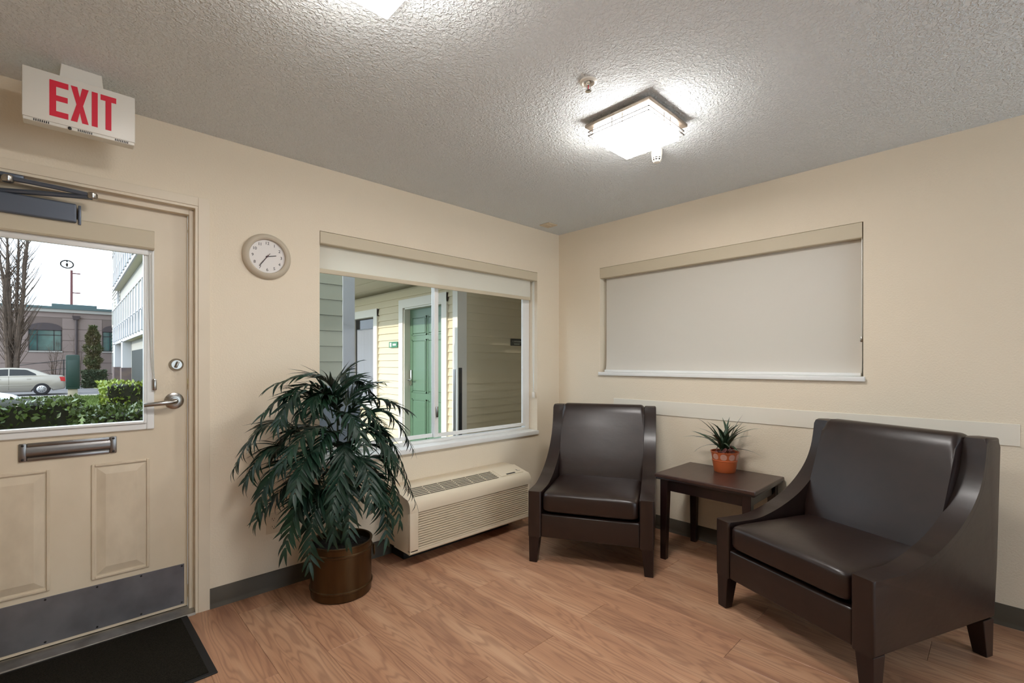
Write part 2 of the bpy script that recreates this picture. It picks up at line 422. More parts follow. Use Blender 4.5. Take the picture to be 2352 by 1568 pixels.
kp = B().box(-3.700, -2.847, .0675, .0705, .035, .240, .001, 1).obj('kick_plate', 'steel_dark', d1, smooth=False, label='scuffed steel kick plate')
for sx in (-3.69, -3.52, -3.35, -3.18, -3.02, -2.857):
    for sz in (.045, .230): B().lathe([(0, -.0022), (.004, -.0018), (.0045, 0)], 10, axis='y').obj('screw', 'black_plastic', kp, loc=(sx, .0675, sz))
ms = B().frame(-3.431, -3.111, .842, .920, .025, .062, .071, .004, tt=.017, tb=.016)
ms = ms.obj('mail_slot', 'steel_brushed', d1, label='brushed steel mail slot')
B().prism([(.0695, .856), (.066, .858), (.060, .868), (.058, .880), (.060, .893), (.066, .904), (.0695, .905)], 'x', -3.408, -3.134).obj('flap', 'steel_brushed', ms)
for sx in (-3.419, -3.123):
    for sz in (.851, .911): B().lathe([(0, -.003), (.004, -.002), (.005, 0)], 10, axis='y').obj('screw', 'black_plastic', ms, loc=(sx, .062, sz))
lv = B().lathe([(0, -.012), (.016, -.012), (.018, -.008), (.030, -.007), (.040, -.003), (.0415, 0), (.0415, .002)], 36, axis='y').obj('lever_set', 'nickel', d1, loc=(-2.889, .068, 1.074), label='brushed nickel lever handle')
B().tube([(0, -.005, 0), (0, -.040, 0), (-.004, -.052, 0), (-.02, -.058, -.002), (-.07, -.058, -.007), (-.125, -.052, -.012)], [.012, .012, .013, .013, .011, .010], 12).obj('lever', 'nickel', lv)
db = B().lathe([(0, -.016), (.022, -.016), (.026, -.011), (.031, -.002), (.031, .002)], 32, axis='y').obj('deadbolt', 'nickel', d1, loc=(-2.880, .068, 1.257), label='round nickel deadbolt turn')
B().box(-.005, .005, -.034, -.012, -.017, .017, .003).obj('thumb_turn', 'nickel', db, rot=(0, R(20), 0))
cl = B().box(-3.60, -3.25, .0, .069, 1.885, 1.968, .006).obj('door_closer', 'closer_metal', d1, smooth=False, label='grey hydraulic door closer')
B().box(-3.245, -3.235, .01, .069, 1.88, 1.965, .002).obj('closer_plate', 'closer_metal', cl)
ca = B(); ca.tube([(-3.45, -.035, 2.018), (-3.32, -.045, 2.012), (-3.20, -.05, 2.004)], .0095, 8); ca.tube([(-3.20, -.05, 1.996), (-3.38, .0, 1.985), (-3.50, .03, 1.975)], .0105, 8)
ca.obj('closer_arm', 'closer_metal', cl)
for p in ((-3.455, -.035, 2.00), (-3.200, -.05, 1.988)): B().lathe([(0, 0), (.016, 0), (.019, .006), (.019, .022), (.014, .028), (0, .028)], 20).obj('closer_pivot', 'nickel', cl, loc=p)
B().box(-3.50, -3.41, -.03, .04, 2.026, 2.040, .003).obj('closer_bracket', 'closer_metal', cl)
dv = B().prism([(.068, 1.905), (.022, 1.905), (.018, 1.90), (.018, 1.822), (.024, 1.815), (.068, 1.815)], 'x', -3.567, -2.973, .001, 1).obj('blind_valance', 'valance', d1, smooth=False, label='cream cassette of the raised door blind')
B().box(-3.545, -2.995, .040, .056, 1.788, 1.818, .004).obj('hem_bar', 'white_vinyl', dv)
ch = B()
for dx in (0, .009): ch.tube([(-2.990+dx, .045, 1.80), (-2.988+dx, .045, 1.5), (-2.982+dx*.8, .047, 1.28), (-2.972+dx*.3, .05, 1.165)], .0017, 6)
ch.obj('pull_chain', 'bead_chain', dv)
B().box(-2.979, -2.961, .044, .062, 1.130, 1.188, .005).obj('chain_tensioner', 'nickel', dv)

# ------------------------------------------------------------------ exit sign
ex = thing('exit_sign', 'white EXIT sign with red letters hanging above the door', 'sign', (-3.2375, -.27, 2.18))
B().box(-.165, .165, -.03, .025, .012, .201, .004).obj('sign_body', 'sign_white', ex)
B().box(-.163, .163, -.028, .024, 0, .0125, .003).obj('sign_base', 'sign_white', ex)
B().prism([(-.066, .0), (.066, 0), (.060, .0605), (-.060, .0605)], 'y', -.006, .02, .002, 1).obj('ceiling_mount', 'sign_white', ex, loc=(0, 0, .2005))
def letter(polys):
    b = B()
    for p in polys: b.prism(p, 'y', -.0312, -.0295)
    b.obj('letter', 'sign_red', ex, smooth=False)
lz0, lz1 = .036, .174; hh = lz1-lz0; rc = lambda a, b, c, d: [(a, c), (b, c), (b, d), (a, d)]
fx = lambda t: -.165+.33*t
e0, e1, e2, mz = fx(.222), fx(.278), fx(.382), lz0+hh*.45
letter([[(e0, lz0), (e2, lz0), (e2, lz0+.022), (e1, lz0+.022), (e1, mz), (e2-.002, mz), (e2-.002, mz+.021), (e1, mz+.021), (e1, lz1-.022), (e2, lz1-.022), (e2, lz1), (e0, lz1)]])
a, b_, s_ = fx(.402), fx(.560), .019
xm, zm = (a+b_)/2, (lz0+lz1)/2; dz_ = .030; dx_ = .0095
letter([[(a, lz1), (a+s_, lz1), (xm, zm+dz_), (b_-s_, lz1), (b_, lz1), (xm+dx_, zm), (b_, lz0), (b_-s_, lz0), (xm, zm-dz_), (a+s_, lz0), (a, lz0), (xm-dx_, zm)]])
letter([rc(fx(.588), fx(.642), lz0, lz1)])
t0, t1_, t2, t3 = fx(.668), fx(.714), fx(.769), fx(.815)
letter([[(t1_, lz0), (t2, lz0), (t2, lz1-.022), (t3, lz1-.022), (t3, lz1), (t0, lz1), (t0, lz1-.022), (t1_, lz1-.022)]])
for x0 in (-.135, -.012, .100):
    v = B()
    for i in range(8): v.box(x0+i*.0056, x0+i*.0056+.003, -.0287, -.027, .002, .010)
    v.obj('vent_slots', 'black_plastic', ex, smooth=False)
B().lathe([(0, -.010), (.005, -.009), (.006, -.002), (.004, 0)], 10, axis='y').obj('test_button', 'black_plastic', ex, loc=(-.035, -.028, .004))

# ------------------------------------------------------------------ wall clock
ck = thing('wall_clock', 'round beige wall clock with black numerals beside the door', 'clock', (-2.4785, 0, 1.854))
B().lathe([(.124, 0), (.1245, -.012), (.120, -.022), (.110, -.030), (.101, -.032), (.094, -.028), (.091, -.018), (.091, 0)], 64, axis='y', cap=False).obj('rim', 'clock_rim', ck)
B().lathe([(0, -.012), (.093, -.012), (.093, -.002), (0, -.002)], 48, axis='y').obj('clock_face', 'clock_face', ck)
for n in range(1, 13):
    a = R(30*n); link('numeral', text_mesh(str(n), .0225), 'clock_ink', ck, (.073*math.sin(a), -.0126, .073*math.cos(a)), (R(90), 0, 0))
def hand(nm, ang, l0, l1, w0, w1, y, mat):
    B().prism([(-w0, -l0), (w0, -l0), (w1, l1), (-w1, l1)], 'y', y, y-.0012).obj(nm, mat, ck, rot=(0, R(ang), 0), smooth=False)
hand('hour_hand', 78, .008, .047, .0021, .0018, -.0140, 'clock_ink'); hand('minute_hand', 215, .010, .068, .0020, .0012, -.0160, 'clock_ink'); hand('second_hand', 218, .022, .066, .0012, .0007, -.0180, 'clock_red')
B().lathe([(0, -.021), (.004, -.0205), (.0045, -.013)], 16, axis='y').obj('hub', 'clock_red', ck)

# ------------------------------------------------------------------ window in the back wall
wf = B().frame(WX0, WX1, WZ0, WZ1, .03, .100, .149, .003, tr=.05)
w1 = struct(wf.obj('window_1', 'white_vinyl', smooth=False), 'white vinyl sliding window')
def sash(x0, x1, y0, y1, th):
    b = B().frame(x0, x1, WZ0+.045, WZ1-.03, th, y0, y1, .003, tb=th*.75)
    s = b.obj('sash', 'white_vinyl', w1, smooth=False)
    B().box(x0+th-.006, x1-th+.006, (y0+y1)/2-.003, (y0+y1)/2+.003, WZ0+.05, WZ1-.055).obj('pane', 'window_glass', s, smooth=False)
    return s
sash(WX0-.006+.006, -1.262, .124, .144, .036); s2 = sash(-1.300, WX1-.045, .098, .120, .036)
B().box(-1.292, -1.276, .080, .093, .86, .94, .003).obj('latch', 'nickel', s2)
B().box(WX0-.004, WX1-.001, -.022, .095, .642, .675, .003).obj('window_sill', 'white_vinyl', w1)
rb = thing('roller_blind', 'cream roller blind pulled mostly up in the window above the air conditioner', 'blind', (-1.2375, 0, 2.055))
B().prism([(.055, -.0), (-.002, -.0), (-.004, -.003), (-.004, -.068), (.0, -.072), (.055, -.072)], 'x', -.946, .946, .001, 1).obj('valance', 'valance', rb, smooth=False)
B().tube([(-.92, .03, -.04), (.92, .03, -.04)], .022, 16).obj('roller_tube', 'white_plastic', rb)
B().box(-.942, .905, .045, .0465, -.222, -.04).obj('fabric', 'blind_fabric', rb, smooth=False)
B().box(-.942, .905, .040, .0515, -.242, -.214, .003).obj('hem_bar', 'valance', rb)
ch = B()
for dy in (.018, .032): ch.tube([(.925, dy, -.06), (.925, dy, -.8), (.926, .026, -1.05)], .0018, 6)
ch.obj('pull_chain', 'bead_chain', rb)
B().box(.918, .936, .012, .036, -1.10, -1.045, .005).obj('chain_tensioner', 'white_plastic', rb)

# ------------------------------------------------------------------ blinded window in the right wall
wf = B().frame(VY0, VY1, VZ0, VZ1, .05, .10, .148, .003, 'x'); wf.box(.10, .148, -1.39, -1.34, VZ0+.051, VZ1-.051, .003)
w2 = struct(wf.obj('window_2', 'white_vinyl', smooth=False), 'white vinyl window behind the lowered blind')
B().box(.122, .128, VY0+.02, VY1-.02, VZ0+.02, VZ1-.02).obj('pane', 'window_glass', w2, smooth=False)
B().box(-.022, .10, VY0-.008, VY1+.004, 1.160, 1.188, .003).obj('window_sill', 'white_vinyl', w2)
rb2 = thing('roller_blind', 'cream roller blind fully lowered in the wall behind the armchairs', 'blind', (0, -1.366, 2.07))
B().prism([(.060, -.002), (.0, -.002), (-.003, -.005), (-.003, -.086), (.0, -.090), (.060, -.090)], 'y', -.902, .904, .001, 1).obj('valance', 'valance', rb2, smooth=False)
B().tube([(.032, -.88, -.05), (.032, .88, -.05)], .024, 16).obj('roller_tube', 'white_plastic', rb2)
prof = [(.050, -.05), (.050, -.78), (.046, -.83), (.036, -.868), (.026, -.880)]
sh = B().prism(prof+[(x+.0015, z) for x, z in prof[::-1]], 'y', -.893, .875)
sh.obj('fabric', 'blind_sheet', rb2)
B().box(.018, .030, -.893, .875, -.882, -.862, .004).obj('hem_bar', 'white_vinyl', rb2)
ch = B()
for dx in (.012, .022): ch.tube([(dx, -.899, -.09), (dx, -.8985, -.6), (.018, -.897, -.66)], .0018, 6)
ch.obj('pull_chain', 'bead_chain', rb2)
B().box(.008, .026, -.904, -.890, -.685, -.655, .004).obj('chain_tensioner', 'nickel', rb2)

# ------------------------------------------------------------------ wall guard strip, outlet
tag(B().box(-.006, -.0005, -2.876, -.60, .868, .974, .0015, 1).obj('wall_guard_strip', 'wall_guard', smooth=False), 'smooth white guard strip running along the wall behind the armchairs', 'wall guard')
ol = thing('power_outlet', 'beige double power outlet low on the wall behind the palm', 'outlet', (-2.445, 0, .37))
B().box(-.036, .036, -.006, 0, -.058, .058, .003).obj('cover_plate', 'outlet_plastic', ol)
for dz in (-.022, .022):
    r_ = B().lathe([(0, -.0075), (.014, -.0075), (.0155, -.006), (.0155, 0)], 20, axis='y').obj('receptacle', 'outlet_plastic', ol, loc=(0, 0, dz))
    s = B(); s.box(-.007, -.005, -.0079, -.006, -.001, .007); s.box(.005, .007, -.0079, -.006, -.001, .006); s.box(-.002, .002, -.0079, -.006, -.009, -.005); s.obj('slots', 'dark_gap', r_, smooth=False)

# ------------------------------------------------------------------ ceiling fittings
def ceiling_light(loc, label):
    t = thing('ceiling_light', label, 'ceiling light', loc, 0, 'square ceiling lights')
    B().box(-.12, .12, -.12, .12, -.022, 0, .003).obj('mounting_pan', 'lamp_metal', t)
    B().box(-.175, .175, -.175, .175, -.036, -.0215, .003).obj('base_plate', 'lamp_metal', t)
    B().box(-.147, .147, -.147, .147, -.074, -.0365, .004, 2).obj('diffuser_collar', 'lamp_collar', t)
    B().box(-.148, .148, -.148, .148, -.104, -.072, .010, 4).obj('diffuser', 'lamp_diffuser', t)
    for z in (-.056, -.074):
        f = B()
        for q in ((-.164, -.160, -.164, .164), (.160, .164, -.164, .164), (-.164, .164, -.164, -.160), (-.164, .164, .160, .164)): f.box(q[0], q[1], q[2], q[3], z-.002, z+.002)
        f.obj('wire_frame', 'wire_metal', t, smooth=False)
    for (sx, sy) in ((-1, 0), (1, 0), (0, -1), (0, 1)):
        for d in (-.028, .028):
            x, y = (sx*.162, d) if sx else (d, sy*.162)
            B().tube([(x, y, -.036), (x, y, -.078)], .0022, 6).obj('pin', 'wire_metal', t)
    return t
ceiling_light((-1.287, -1.597, H), 'lit square ceiling light in the middle of the ceiling, above the armchairs')
ceiling_light((-2.700, -1.637, H), 'lit square ceiling light cut off by the top edge of the photo')
sp = thing('fire_sprinkler', 'small recessed fire sprinkler head beside the ceiling light', 'sprinkler', (-1.705, -1.628, H))
B().lathe([(.036, 0), (.035, -.006), (.026, -.010), (.022, -.006), (.020, 0)], 28, cap=False).obj('escutcheon', 'white_plastic', sp)
B().lathe([(0, -.018), (.007, -.018), (.010, -.008), (.010, 0)], 16).obj('sprinkler_body', 'chrome', sp)
b = B(); b.tube([(.010, 0, -.010), (.012, 0, -.026), (.003, 0, -.040)], .002, 6); b.tube([(-.010, 0, -.010), (-.012, 0, -.026), (-.003, 0, -.040)], .002, 6); b.obj('sprinkler_frame', 'chrome', sp)
B().tube([(0, 0, -.016), (0, 0, -.038)], .0022, 8).obj('glass_bulb', 'sign_red', sp)
B().lathe([(0, -.040), (.012, -.040), (.013, -.042), (0, -.044)], 16).obj('deflector', 'chrome', sp)
hd = thing('heat_detector', 'small round heat detector hanging behind the ceiling light', 'detector', (-.925, -1.505, H))
B().lathe([(.030, 0), (.030, -.025), (.027, -.040), (.024, -.044)], 24).obj('detector_base', 'white_plastic', hd)
cg = B()
for i in range(8):
    a = R(45*i); cg.tube([(.025*math.cos(a), .025*math.sin(a), -.042), (.023*math.cos(a), .023*math.sin(a), -.056), (.016*math.cos(a), .016*math.sin(a), -.068)], .003, 5)
for r_, z in ((.0245, -.052), (.020, -.063)): cg.tube([(r_*math.cos(R(15*i)), r_*math.sin(R(15*i)), z) for i in range(25)], .002, 5, cap=False)
cg.lathe([(0, -.070), (.017, -.069), (.017, -.066), (0, -.066)], 16); cg.obj('cage', 'white_plastic', hd)
B().lathe([(0, -.0655), (.014, -.0645), (.0205, -.052), (.0215, -.044), (0, -.044)], 16).obj('sensor', 'black_plastic', hd)
cp = thing('ceiling_plate', 'small square plate on the ceiling near the corner', 'ceiling plate', (-.315, -.156, H))
B().box(-.055, .055, -.055, .055, -.008, 0, .003).obj('plate', 'outlet_plastic', cp)
for d in (-.018, .018): B().lathe([(0, -.012), (.011, -.011), (.013, -.008)], 14).obj('knob', 'outlet_plastic', cp, loc=(d, 0, 0))

# ------------------------------------------------------------------ air conditioner under the window
ac = thing('air_conditioner', 'beige through-wall air conditioner with louvred front under the window', 'air conditioner', (-1.2325, 0, 0))
HW = .5325
B().box(-HW+.003, HW-.003, -.13, -.001, .090, .455, .004).obj('wall_sleeve', 'ac_plastic', ac)
body = [(-.134, .088), (-.300, .088), (-.300, .345), (-.29, .400), (-.284, .420), (-.134, .457)]
B().prism(body, 'x', -HW, HW).obj('case', 'ac_plastic', ac, smooth=False)
b = B()
b.prism([(-.299, .340), (-.325, .340), (-.3255, .365), (-.321, .388), (-.311, .405), (-.296, .419), (-.28, .4225), (-.28, .410)], 'x', -HW, HW)
b.prism([(-.299, .086), (-.318, .086), (-.325, .094), (-.325, .110), (-.299, .110)], 'x', -HW, HW)
b.box(-HW, -HW+.062, -.325, -.298, .098, .350, .006); b.box(HW-.035, HW, -.325, -.298, .098, .350, .006)
b.obj('fascia', 'ac_plastic', ac)
B().box(-HW+.055, HW-.03, -.303, -.299, .10, .345).obj('grille_backing', 'ac_dark', ac, smooth=False)
sl = B().prism([(-.301, .004), (-.316, -.0055), (-.3205, -.0045), (-.3215, -.002), (-.3205, .0045), (-.301, .0135)], 'x', -HW+.056, HW-.031).mesh('louver_slat', False)
for i in range(15): link('louver_slat', sl, 'ac_louver', ac, (0, 0, .1155+i*.0152))
# sloping top grille
sv = Vector((0, -.150, -.037)).normalized(); nv = Vector((0, -.24, .97)).normalized(); mt = Matrix(((1, 0, 0), (0, sv.y, nv.y), (0, sv.z, nv.z))).transposed()
rotm = Matrix.Translation((0, -.134, .457)) @ Matrix(((1, 0, 0, 0), (0, sv.y, nv.y, 0), (0, sv.z, nv.z, 0), (0, 0, 0, 1)))
B().box(-HW+.060, .245, .030, .143, .0006, .0012, mtx=rotm).obj('outlet_recess', 'ac_dark', ac, smooth=False)
for i in range(6):
    B().box(-HW+.060, .245, .036+i*.0195, .0405+i*.0195, .0012, .006, mtx=rotm).obj('grille_bar', 'ac_plastic', ac, smooth=False)
for i in range(7):
    x = -HW+.060+i*.119; B().box(x, x+.004, .030, .143, .0012, .0055, mtx=rotm).obj('grille_rib', 'ac_plastic', ac, smooth=False)
pn = B().box(.275, .500, .028, .140, .0003, .004, .002, mtx=rotm).obj('control_panel', 'ac_plastic', ac, smooth=False)
B().box(.335, .425, .118, .132, .0038, .0048, mtx=rotm).obj('finger_slot', 'ac_dark', pn, smooth=False)
b = B()
for i in range(3): b.box(.462+.004*i, .466+.004*i, .086+.005*i, .100, .0038, .0046, mtx=rotm)
b.box(.458, .492, .107, .110, .0038, .0046, mtx=rotm); b.obj('emblem', 'black_plastic', pn, smooth=False)
B().box(-HW+.05, HW-.09, -.165, -.018, 0, .088, .004).obj('floor_stand', 'ac_dark', ac)

# ------------------------------------------------------------------ armchairs
def spline(pts, n=6):
    P = [Vector((p[0], p[1], 0)) for p in pts]; out = []
    for i in range(len(P)-1):
        p0, p1, p2, p3 = P[max(i-1, 0)], P[i], P[i+1], P[min(i+2, len(P)-1)]
        for k in range(n):
            t = k/n; q = .5*((2*p1)+(p2-p0)*t+(2*p0-5*p1+4*p2-p3)*t*t+(3*p1-p0-3*p2+p3)*t**3); out.append((q.x, q.y))
    return out+[(P[-1].x, P[-1].y)]
def armchair(loc, rz, label):
    t = thing('armchair', label, 'armchair', loc, rz, 'dark brown leather armchairs')
    crv = spline([(0, .452), (.10, .450), (.22, .455), (.37, .497), (.52, .570), (.64, .675), (.705, .79), (.735, .938)], 5)
    prof = crv+[(.755, .944), (.83, .940), (.832, .90), (.805, .40), (.795, .170), (.0, .163)]
    for s in (-1, 1):
        x0, x1 = (-.385, -.300) if s < 0 else (.300, .385)
        arm = B().prism(prof, 'x', x0, x1, .026, 4).obj('arm', 'leather', t)
        xs = s*.386; B().tube([(xs-s*.0030, d+.010, z-.024) for d, z in crv], .0022, 5).obj('seam', 'leather_seam', arm)
    # backrest: reclined cushion between the arms
    bk = [(.520, .40), (.545, .50), (.590, .63), (.640, .77), (.680, .89), (.700, .938), (.722, .952), (.770, .952), (.795, .945), (.815, .90), (.80, .40)]
    B().prism(bk, 'x', -.302, .302, .028, 5).obj('backrest', 'leather', t, ang=50)
    B().box(-.300, .300, .765, .800, .170, .42, .006).obj('back_panel', 'leather', t)
    def crown(v):
        x, y, z = v
        if z > .38: z += .020*max(0, 1-(x/.31)**2)*max(0, 1-((y-.25)/.34)**2)
        return Vector((x, y, z))
    B().squad(.298, .288, .066, .30, .14, (0, .283, .384), 56, 24, crown).obj('seat_cushion', 'leather', t, ang=60)
    B().box(-.302, .302, .006, .060, .165, .312, .010, 3).obj('front_rail', 'leather', t)
    B().box(-.300, .300, .055, .770, .180, .305, .004).obj('seat_base', 'leather', t, smooth=False)
    for sx in (-1, 1):
        for fy in (0, 1):
            xo = sx*.379; xi = sx*.329; xt = sx*.312
            y0, y1 = (.010, .055) if fy == 0 else (.745, .790)
            ya, yb = (.006, .075) if fy == 0 else (.715, .792)
            bb = (min(xo, xi), max(xo, xi), y0, y1); tt = (min(sx*.381, xt), max(sx*.381, xt), ya, yb)
            B().taper(bb, tt, 0, .1645, .003).obj('leg', 'espresso_wood', t, smooth=False)
    return t
armchair((-.9485+.03*-.878, -1.0615+.03*-.478, 0), math.atan2(-.878, .478), 'dark brown leather armchair in the corner beside the air conditioner')
armchair((-.9335-.03*.921, -2.146+.03*.389, 0), math.atan2(-.921, -.389), 'dark brown leather armchair nearest the camera, right of the side table')

# ------------------------------------------------------------------ side table and its plant
st = thing('side_table', 'dark wood side table standing between the two armchairs', 'table', (-.268, -1.567, 0))
B().prism([(-.247, -.308), (.247, -.308), (.252, -.303), (.252, .303), (.247, .308), (-.247, .308), (-.252, .303), (-.252, -.303)], 'z', .527, .55, .006, 3).obj('tabletop', 'table_laminate', st, smooth=False)
B().box(-.246, .246, -.302, .302, .515, .5275, .003).obj('top_moulding', 'espresso_wood', st)
for a in ((-.215, -.197, -.25, .25), (.197, .215, -.25, .25)): B().box(a[0], a[1], a[2], a[3], .445, .516).obj('apron', 'espresso_wood', st, smooth=False)
for a in ((-.262, -.244), (.244, .262)): B().box(-.19, .19, a[0], a[1], .445, .516).obj('apron', 'espresso_wood', st, smooth=False)
for sx in (-1, 1):
    for sy in (-1, 1):
        c = (sx*.208, sy*.255); h0, h1 = .018, .025
        f = lambda h, i: (min(c[0]+sx*.022, c[0]+sx*.022-sx*2*h), max(c[0]+sx*.022, c[0]+sx*.022-sx*2*h), min(c[1]+sy*.022, c[1]+sy*.022-sy*2*h), max(c[1]+sy*.022, c[1]+sy*.022-sy*2*h))
        B().taper(f(h0, 0), f(h1, 0), 0, .516, .002).obj('leg', 'espresso_wood', st, smooth=False)
pp = thing('potted_dracaena', 'spiky dracaena in a terracotta pot on the side table', 'potted plant', (-.140, -1.556, .5502))
po = B().lathe([(0, 0), (.062, 0), (.0655, .004), (.076, .073), (.0785, .075), (.0785, .079), (.0765, .081), (.0845, .128), (.088, .130), (.088, .134), (.083, .134), (.0800, .115), (0, .113)], 40).obj('pot', 'terracotta', pp)
ring = B()
for r0, r1 in ((.0175, .0195), (.0125, .0148), (.0075, .0098)):
    for q in range(20):
        a0, a1 = 2*math.pi*q/20, 2*math.pi*(q+1)/20
        ring.poly([(r*math.cos(a), 0, r*math.sin(a)) for r, a in ((r0, a0), (r1, a0), (r1, a1), (r0, a1))])
ring.lathe([(0, 0), (.0035, 0), (0, .0001)], 8, axis='y')
rm = ring.mesh('medallion', False)
for i in range(10):
    a = 2*math.pi*i/10+.3
    o = link('medallion', rm, 'pot_ring', po, (.0814*math.cos(a), .0814*math.sin(a), .1045)); o.rotation_euler = (R(9.5), 0, a+math.pi/2)
B().lathe([(0, .114), (.078, .112)], 24, cap=False).obj('soil', 'soil', pp)
def blade(L, w, bend, n=7, fold=.25):
    b = B(); rows = []
    for i in range(n+1):
        t = i/n; ang = bend*t; y = 0; 
        x = L*(math.sin(ang)/bend if bend > 1e-3 else t); z = L*((1-math.cos(ang))/bend if bend > 1e-3 else 0)
        ww = w*(.55+.45*math.sin(min(1, t*2.2)*math.pi/2))*(1-t**2.0) + .0003
        rows.append([b.bm.verts.new((x, -ww, -z+ww*fold)), b.bm.verts.new((x, 0, -z)), b.bm.verts.new((x, ww, -z+ww*fold))])
    for r0, r1 in zip(rows, rows[1:]):
        for k in range(2): b.bm.faces.new((r0[k], r0[k+1], r1[k+1], r1[k]))
    return b
dl = [blade(.29, .0125, .75).mesh('leaf'), blade(.27, .0120, .4).mesh('leaf'), blade(.30, .0110, .95).mesh('leaf')]
rr = random.Random(3)
for i in range(34):
    az = -.75+math.pi*2*i/34*1.0+rr.uniform(-.12, .12)
    el = rr.choice([18, 30, 42, 58, 72])+rr.uniform(-6, 6)
    if math.cos(az) > .25: el = max(el, 58+25*math.cos(az))
    cx = rr.choice([(-.018, .012), (.016, -.016), (0, .0)])
    o = link('leaf', dl[i % 3], 'dracaena_leaf', pp, (cx[0], cx[1], .135+rr.uniform(0, .03)), (rr.uniform(-.5, .5), -R(el), az))
    s = rr.uniform(.72, 1.04)*(.78 if math.cos(az) > .25 else 1); o.scale = (s, 1, 1)
for cx in ((-.018, .012), (.016, -.016), (0, 0)): B().tube([(cx[0], cx[1], .113), (cx[0], cx[1], .165)], .006, 8).obj('stem', 'palm_stem', pp)
fm = B().lathe([(0, .0), (.010, .002), (.015, .004), (.0155, .003)], 9).mesh('small_leaf')
for i in range(16):
    a = 2*math.pi*i/16; r_ = rr.uniform(.03, .066)
    o = link('small_leaf', fm, 'fittonia_leaf', pp, (r_*math.cos(a), r_*math.sin(a), rr.uniform(.118, .152)), (rr.uniform(-.9, .9), rr.uniform(-.9, .9), 0)); o.scale = (1.5, .85, 1)

# ------------------------------------------------------------------ doormat
dm = thing('doormat', 'black ribbed carpet doormat in front of the entrance door', 'doormat', (-3.30, -.315, 0), R(1.2))
b = B(); b.box(-.46, .46, -.305, .300, 0, .006, .002, 1); b.obj('rubber_border', 'mat_rubber', dm, smooth=False)
B().box(-.44, .432, -.285, .280, .004, .0105, .003, 2).obj('carpet_pile', 'mat_pile', dm)

# ------------------------------------------------------------------ palm in the brass planter
pc = Vector((-2.176, -.285, 0))
pl = thing('potted_palm', 'tall green palm in a round brass planter beside the door frame', 'potted plant', pc)
pot = B().lathe([(0, 0), (.152, 0), (.158, .006), (.160, .045), (.166, .049), (.166, .056), (.160, .060), (.160, .235), (.166, .239), (.166, .247), (.161, .251), (.161, .280), (.166, .284), (.166, .290), (.160, .292), (.154, .288), (.152, .255), (0, .250)], 56).obj('planter', 'brass', pl, label='tarnished brass planter with raised bands')
for sx in (-1, 1):
    a = R(-20 if sx > 0 else 160); c = Vector((.166*math.cos(a), .166*math.sin(a), .215))
    tang = Vector((-math.sin(a), math.cos(a), 0))
    b = B(); b.tube([c+tang*.03*math.cos(u)+Vector((math.cos(a), math.sin(a), 0))*.008+Vector((0, 0, .03*math.sin(u)-.012)) for u in [2*math.pi*i/20 for i in range(21)]], .004, 6, cap=False)
    b.obj('ring_handle', 'brass', pot)
B().lathe([(0, .268), (.08, .264), (.153, .256)], 28, cap=False).obj('soil', 'soil', pl)
FR = [((-2.197,-0.280,0.960),(-2.223,-0.303,1.119),(-2.132,-0.330,1.251)),((-2.205,-0.270,1.032),(-2.290,-0.275,1.191),(-2.522,-0.280,1.152)),((-2.217,-0.270,0.961),(-2.350,-0.311,1.147),(-2.589,-0.360,1.024)),
((-2.221,-0.280,0.866),(-2.400,-0.357,1.117),(-2.553,-0.450,0.973)),((-2.151,-0.260,0.954),(-2.078,-0.242,1.098),(-1.911,-0.220,1.147)),((-2.125,-0.260,0.952),(-1.980,-0.233,1.054),(-1.701,-0.200,0.954)),
((-2.109,-0.280,0.903),(-1.939,-0.316,0.980),(-1.773,-0.360,0.753)),((-2.160,-0.280,0.835),(-1.976,-0.334,0.883),(-1.827,-0.400,0.580)),((-2.164,-0.290,0.740),(-1.975,-0.357,0.773),(-1.805,-0.440,0.464)),
((-2.261,-0.260,0.653),(-2.482,-0.251,0.958),(-2.688,-0.240,0.759)),((-2.289,-0.270,0.660),(-2.505,-0.292,0.843),(-2.658,-0.320,0.700)),((-2.281,-0.280,0.637),(-2.487,-0.334,0.769),(-2.630,-0.400,0.579)),
((-2.269,-0.280,0.587),(-2.407,-0.316,0.687),(-2.619,-0.360,0.511)),((-2.242,-0.300,0.562),(-2.398,-0.381,0.609),(-2.532,-0.480,0.390)),((-2.186,-0.340,0.726),(-2.242,-0.466,0.776),(-2.369,-0.620,0.558)),
((-2.161,-0.340,0.723),(-2.130,-0.457,0.736),(-2.159,-0.600,0.552)),((-2.177,-0.320,0.554),(-2.343,-0.410,0.582),(-2.433,-0.520,0.304)),((-2.152,-0.320,0.574),(-2.038,-0.401,0.617),(-2.017,-0.500,0.310)),
((-2.118,-0.300,0.661),(-1.964,-0.363,0.697),(-1.902,-0.440,0.364)),((-2.226,-0.320,0.871),(-2.372,-0.401,0.929),(-2.553,-0.500,0.794)),((-2.194,-0.330,0.916),(-2.208,-0.442,0.998),(-2.189,-0.580,0.852)),
((-2.230,-0.330,0.778),(-2.399,-0.442,0.817),(-2.526,-0.580,0.663)),((-2.152,-0.320,0.839),(-2.038,-0.401,0.884),(-1.972,-0.500,0.708)),((-2.195,-0.360,0.613),(-2.215,-0.459,0.635),(-2.270,-0.580,0.397)),
((-2.185,-0.310,0.961),(-2.308,-0.377,1.102),(-2.467,-0.460,1.008)),((-2.172,-0.250,0.980),(-2.105,-0.214,1.173),(-1.948,-0.170,1.075)),((-2.163,-0.200,0.826),(-2.235,-0.164,0.953),(-2.315,-0.120,0.882)),
((-2.168,-0.300,0.718),(-2.002,-0.277,0.664),(-1.875,-0.250,0.456)),((-2.209,-0.220,0.662),(-2.336,-0.180,0.676),(-2.455,-0.130,0.522)),((-2.143,-0.300,0.908),(-2.022,-0.291,0.959),(-1.892,-0.280,0.830))]
